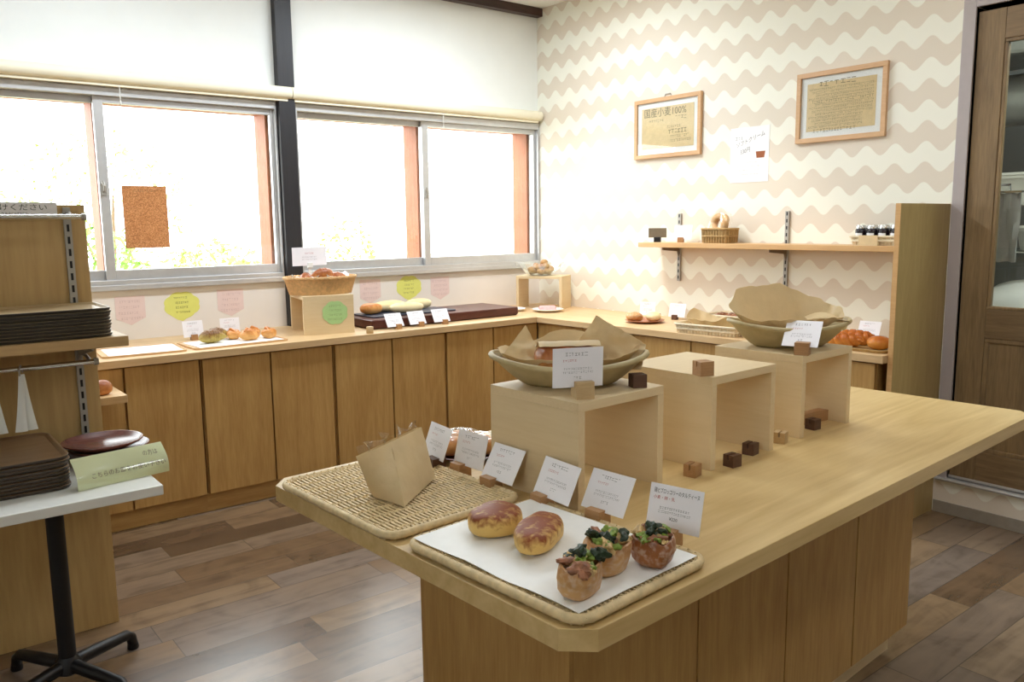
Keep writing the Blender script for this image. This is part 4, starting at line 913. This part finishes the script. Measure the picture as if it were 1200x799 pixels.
# ------------------------------------------------------------------ signs on the walls
def wall_frame(label, y0, y1, z0, z1, fn, hook=False):
    w = y0-y1; h = z1-z0; t = thing('picture_frame', label, 'framed sign', (XW-.001, (y0+y1)/2, z0), -pi/2, 'framed signs on the wavy wallpaper')
    m = MB(); b = .026
    m.box((-w/2, -.022, 0), (w/2, 0, b)); m.box((-w/2, -.022, h-b), (w/2, 0, h)); m.box((-w/2, -.022, b), (-w/2+b, 0, h-b)); m.box((w/2-b, -.022, b), (w/2, 0, h-b)); m.build('frame', 'frame_wood', t, bevel=.002)
    box('mat_board', (-w/2+b, -.008, b), (w/2-b, -.002, h-b), 'paper_white', t)
    p = .055; box('paper', (-w/2+b+p-.02, -.0095, b+p-.02), (w/2-b-p+.02, -.0085, h-b-p+.02), 'kraft_sign', t)
    m = MB(); fn(m, w, h); m.build('lettering', 'ink_brown', t)
    box('glass', (-w/2+b, -.016, b), (w/2-b, -.0145, h-b), 'window_glass', t)
    if hook: m = MB(); m.tube([(-.03, -.006, h), (-.02, -.006, h+.018), (.02, -.006, h+.018), (.03, -.006, h)], .003, 6); m.build('hook', 'slot_steel', t)
def fl(m, w, h):
    R = random.Random(3); y = -.0105; text_mesh(m, '国産小麦100%', .062, -w*.36, h*.70, y, sx=.95); dashes(m, -w*.28, -w*.04, h*.62, .016, y, rnd=R); dashes(m, w*.12, w*.3, h*.64, .022, y, rnd=R)
    dashes(m, 0, w*.2, h*.50, .016, y, rnd=R); dashes(m, w*.02, w*.3, h*.42, .032, y, rnd=R, gap=.2); dashes(m, w*.05, w*.34, h*.34, .016, y, rnd=R); dashes(m, w*.05, w*.36, h*.27, .016, y, rnd=R)
def fr(m, w, h):
    R = random.Random(4); y = -.0105; dashes(m, -w*.24, w*.16, h*.82, .030, y, rnd=R)
    for k in range(13): dashes(m, -w*.36+.02*(k % 3), w*(.36 if k < 9 else .25), h*(.75-.044*k), .011 if k != 4 else .016, y, rnd=R, gap=.2)
    dashes(m, -w*.3, w*.18, h*.165, .018, y, rnd=R)
wall_frame('smaller framed kraft sign left of the white poster', 3.97, 3.405, 1.919, 2.307, fl, True)
wall_frame('larger framed kraft sign filled with handwriting, nearest the doorway', 2.732, 2.21, 1.925, 2.304, fr)
t = thing('wall_poster', 'white paper poster with a cup drawing between the framed signs', 'poster', (XW-.0012, 3.05, 1.728), -pi/2); m = MB(); m.box((-.137, -.0008, 0), (.137, 0, .325)); m.build('paper', 'paper_white', t)
m = MB(); R = random.Random(6); y = -.0014; dashes(m, -.10, -.05, .262, .018, y, rnd=R); text_mesh(m, 'ソフトクリーム', .034, -.095, .205, y, sx=.85, skew=.28); text_mesh(m, '330円', .036, -.065, .165, y, skew=.2, sx=.8)
for z, a, b in ((.118, -.05, .06), (.095, -.09, .08), (.072, -.085, .08), (.047, -.10, .07)): dashes(m, a, b, z, .007, y, rnd=R)
m.build('lettering', 'ink_grey', t)
m = MB(); m.add([(.052, y, .14), (.105, y, .14), (.112, y, .178), (.046, y, .178)], [(0, 1, 2, 3)]); m.build('cup_drawing', 'bread_crois', t)
t = thing('cork_sheet', 'orange-brown cork sheet stuck to the window glass', 'cork sheet', (1.310, YW+.021, 1.385), 0); m = MB(); m.box((-.12, -.004, 0), (.12, 0, .352)); m.build('sheet', 'cork', t); m = MB(); dashes(m, -.06, .07, .325, .012, -.0045); m.build('lettering', 'ink_brown', t)
def wall_note(label, cx, cz, kind, seed):
    t = thing('paper_note', label, 'note', (cx, YW-.0045, cz), 0, 'paper notes below the windows')
    if kind == 'p': w, h = .165, .165; note_parts(t, [(-.08, -.045), (0, -.085), (.08, -.045), (.08, .08), (-.08, .08)], 'note_pink', 'ink_rose', 4, .2, .15, seed)
    else: note_parts(t, cloud(.098, .075)[:30]+[(-.03, -.085), (.0, -.095), (.02, -.082)]+cloud(.098, .075)[40:], 'note_yellow', 'ink', 4, .15, .13, seed)
wall_note('pink pennant-shaped note nearest the tray rack', 1.182, 1.035, 'p', 41)
wall_note('yellow cloud-shaped note under the cork sheet', 1.468, 1.045, 'c', 42)
wall_note('pink pennant-shaped note between yellow note and croissant riser', 1.757, 1.042, 'p', 43)
wall_note('pink pennant-shaped note just right of the croissant riser', 2.722, 1.052, 'p', 44)
wall_note('yellow cloud-shaped note above the walnut board', 3.03, 1.064, 'c', 45)
wall_note('pink pennant-shaped note near the corner riser', 3.292, 1.042, 'p', 46)

# ------------------------------------------------------------------ tray rack at the left
t = thing('tray_rack', 'tall maple tray rack panel with shelf and hanging bars', 'rack', (.15, 3.285, 0))
box('back_panel', (-.6, 0, 0), (.498, .03, 1.584), 'rack_ply', t, bevel=.001)
for x in (.438, -.4):
    s = box('slotted_rail', (x-.012, -.012, .60), (x+.012, -.0005, 1.575), 'slot_steel', t); m = MB()
    for k in range(22): m.box((x-.004, -.0135, .63+k*.043), (x+.004, -.0118, .655+k*.043))
    m.build('slot', 'black_metal', s)
box('shelf_board', (-.6, -.318, 1.105), (.538, -.013, 1.14), 'rack_shelf', t, bevel=.003)
for x in (.438, -.4):
    m = MB(); m.prism([(-.013, 1.104), (-.25, 1.104), (-.25, 1.09), (-.05, 1.05), (-.013, 1.02)], x-.004, x+.004, M=Matrix(((0, 0, 1, 0), (1, 0, 0, 0), (0, 1, 0, 0), (0, 0, 0, 1)))); m.build('bracket', 'slot_steel', t)
for z, y, x1 in ((1.541, -.085, .474), (1.046, -.20, .452)):
    m = MB(); m.tube([(-.6, y, z), (x1, y, z)], .009, 12); b_ = m.build('hanging_bar', 'chrome', t, smooth=True)
    m = MB(); m.tube([(x1-.004, y, z), (x1+.010, y, z)], .0125, 12); m.tube([(.44, -.010, z+.012), (.44, y*.6, z+.012), (.44, y, z)], .006, 8); m.build('bar_bracket', 'slot_steel', b_, smooth=True)
t = thing('rack_sign', 'white sign strip with green lettering at the top of the tray rack', 'sign', (.26, 3.2695, 1.540)); m = MB(); m.box((-.32, -.001, 0), (.298, 0, .052)); m.build('strip', 'paper_white', t)
m = MB(); text_mesh(m, 'こちらのトレーをお預けください', .024, -.17, .026, -.0016, sx=1.22); m.build('lettering', 'ink_green', t); m = MB(); dashes(m, -.3, .21, .014, .008, -.0016); m.build('small_lettering', 'ink', t)
def flat_tray(w, d, h, mats):
    m = MB(); m.loft([rr(w-.010, d-.010, .038, 0), rr(w-.003, d-.003, .04, h*.5), rr(w, d, .042, h), rr(w-.014, d-.014, .038, h), rr(w-.034, d-.034, .032, h*.45)], [0, 0, 1, 1, 1]); return m
ORD = ('topmost', 'second', 'third', 'fourth', 'fifth', 'sixth', 'seventh', 'eighth', 'ninth', 'tenth')
def stack(n, w, d, h, pitch, loc, mats, where, group, cat='serving tray'):
    t0 = None
    for k in range(n):
        z = loc[2]+.0005+(n-1-k)*pitch; lab = '%s %stray of the stack %s' % (ORD[k], '' if k == 0 else 'from top ', where)
        rr_ = .006*sin(k*2.3)
        if t0 is None:
            t0 = thing('serving_tray', lab, cat, (loc[0], loc[1], z), rr_, group); flat_tray(w, d, h, mats).build('tray', mats, t0, bevel=.0012)
        else: dup(t0, (loc[0]+.002*sin(k*1.7), loc[1]+.002*cos(k*2.9), z), rr_, lab)
stack(9, .44, .285, .0108, .0108, (.43, 3.125, 1.14), ['tray_black', 'tray_wood'], 'on the rack shelf', 'black-edged trays on the rack shelf')
def tongs(label, x):
    t = thing('serving_tongs', label, 'tongs', (x, 3.085, 1.045)); 
    for s in (-1, 1):
        m = MB(); G = []
        for i in range(12):
            q = i/11; hw = .008+.010*q*q; cx_ = s*.016*q**.9; G.append([(cx_-hw+2*hw*j/4, -.012+s*.006*q+.002*cos(j*1.5), -.015-.19*q) for j in range(5)])
        m.sheet(G, .0022); m.build('arm', 'tong_white', t, smooth=True)
    m = MB(); m.tube([(-.006, -.012, -.02), (-.006, -.016, .004), (0, -.004, .013), (.006, .008, .004), (.006, .010, -.012)], .0028, 6); m.build('hook', 'slot_steel', t)
tongs('white serving tongs hanging from the lower bar, nearest the slotted rail', .378); tongs('white serving tongs hanging at the left edge of the view', .292)
t = thing('side_bread', 'brown bread on the low side shelf behind the rack', 'bread', (.80, 4.03, .7505), .3); m = MB(); blob(m, .05, .04, .035, .9, .9, .1, 25, 4, fl=.08); m.build('crumb', 'bread_crois', t, smooth=True)

# cafe table with trays, plates and the tent sign
t = thing('cafe_table', 'white-topped cafe table on a black pedestal before the tray rack', 'table', (.41, 2.91, 0)); box('tabletop', (-.275, -.275, .668), (.268, .305, .70), 'white_melamine', t, bevel=.003)
m = MB(); m.lathe([(.027, .085), (.027, .65), (.05, .655), (.05, .667)], 20); m.build('pole', 'black_metal', t, smooth=True)
m = MB(); m.lathe([(.03, .045), (.045, .055), (.04, .085), (.028, .105)], 20); m.build('hub', 'black_metal', t, smooth=True)
for a in (.5, .5+pi/2, .5+pi, .5-pi/2):
    m = MB(); c, s = cos(a), sin(a); q = m.tube([(.02*c, .02*s, .075), (.12*c, .12*s, .068), (.235*c, .235*s, .060), (.252*c, .252*s, .045), (.258*c, .258*s, .018)], [.022, .021, .018, .018, .017], 10); lg = m.build('leg', 'black_metal', t, smooth=True)
    m = MB(); m.lathe([(.018, 0), (.02, .004), (.018, .02)], 14, c=(.258*c, .258*s, 0)); m.build('foot', 'black_metal', lg, smooth=True)
stack(9, .33, .40, .0116, .0116, (.288, 2.985, .70), ['tray_edge_brown', 'tray_brown'], 'on the white cafe table', 'brown trays on the cafe table')
p0 = None
for k, (dx, z) in enumerate(((-.004, .7445), (.016, .7225), (.006, .7005))):
    lab = ('topmost dark red-brown round wooden plate on the cafe table', 'middle round wooden plate of the cafe table stack', 'bottom round wooden plate of the cafe table stack')[k]
    if p0 is None:
        p0 = thing('wooden_plate', lab, 'plate', (.606+dx, 3.075, z), 0, 'round wooden plates'); m = MB(); m.lathe([(.085, 0), (.09, .003), (.124, .018), (.13, .024), (.129, .0275), (.125, .027), (.112, .014), (.02, .010)], 48); m.build('dish', 'plate_wood', p0, smooth=True)
    else: dup(p0, (.606+dx, 3.075, z), k*1.1, lab)
t = thing('tent_sign', 'pale green laminated sign leaning on the cafe table edge', 'sign', (.597, 2.752, .7005), .147); m = MB(); G = []
for i in range(9):
    q = i/8; G.append([(-.142+.284*j/16, .005+.052*q-.016*sin(pi*q)*(1-.3*cos(pi*(j/8-1))), .0905*q) for j in range(17)])
m.sheet(G, .0012); m.build('card', 'sign_green', t, smooth=True)
m = MB(); G2 = [[(x, y-.0022, z) for x, y, z in row] for row in G]; m.sheet(G2, .0005); m.build('laminate', 'film', t, smooth=True)
m = MB(); text_mesh(m, 'こちらのお皿をお使い下さい', .018, -.10, .030, -.0, sx=1.0); text_mesh(m, 'の方は', .016, .07, .064, 0)
m.v = [(x, .005+.052*(z/.0905)-.016*sin(pi*z/.0905)*(1-.3*cos(pi*((x+.142)/.142-1)))-.0012, z) for x, y, z in m.v]; m.build('lettering', 'ink_brown', t)
m = MB(); m.box((-.12, .058, 0), (.06, .060, .088)); m.build('back_prop', 'sign_green', t)

bpy.data.objects.remove(_fo); bpy.data.curves.remove(_fc)
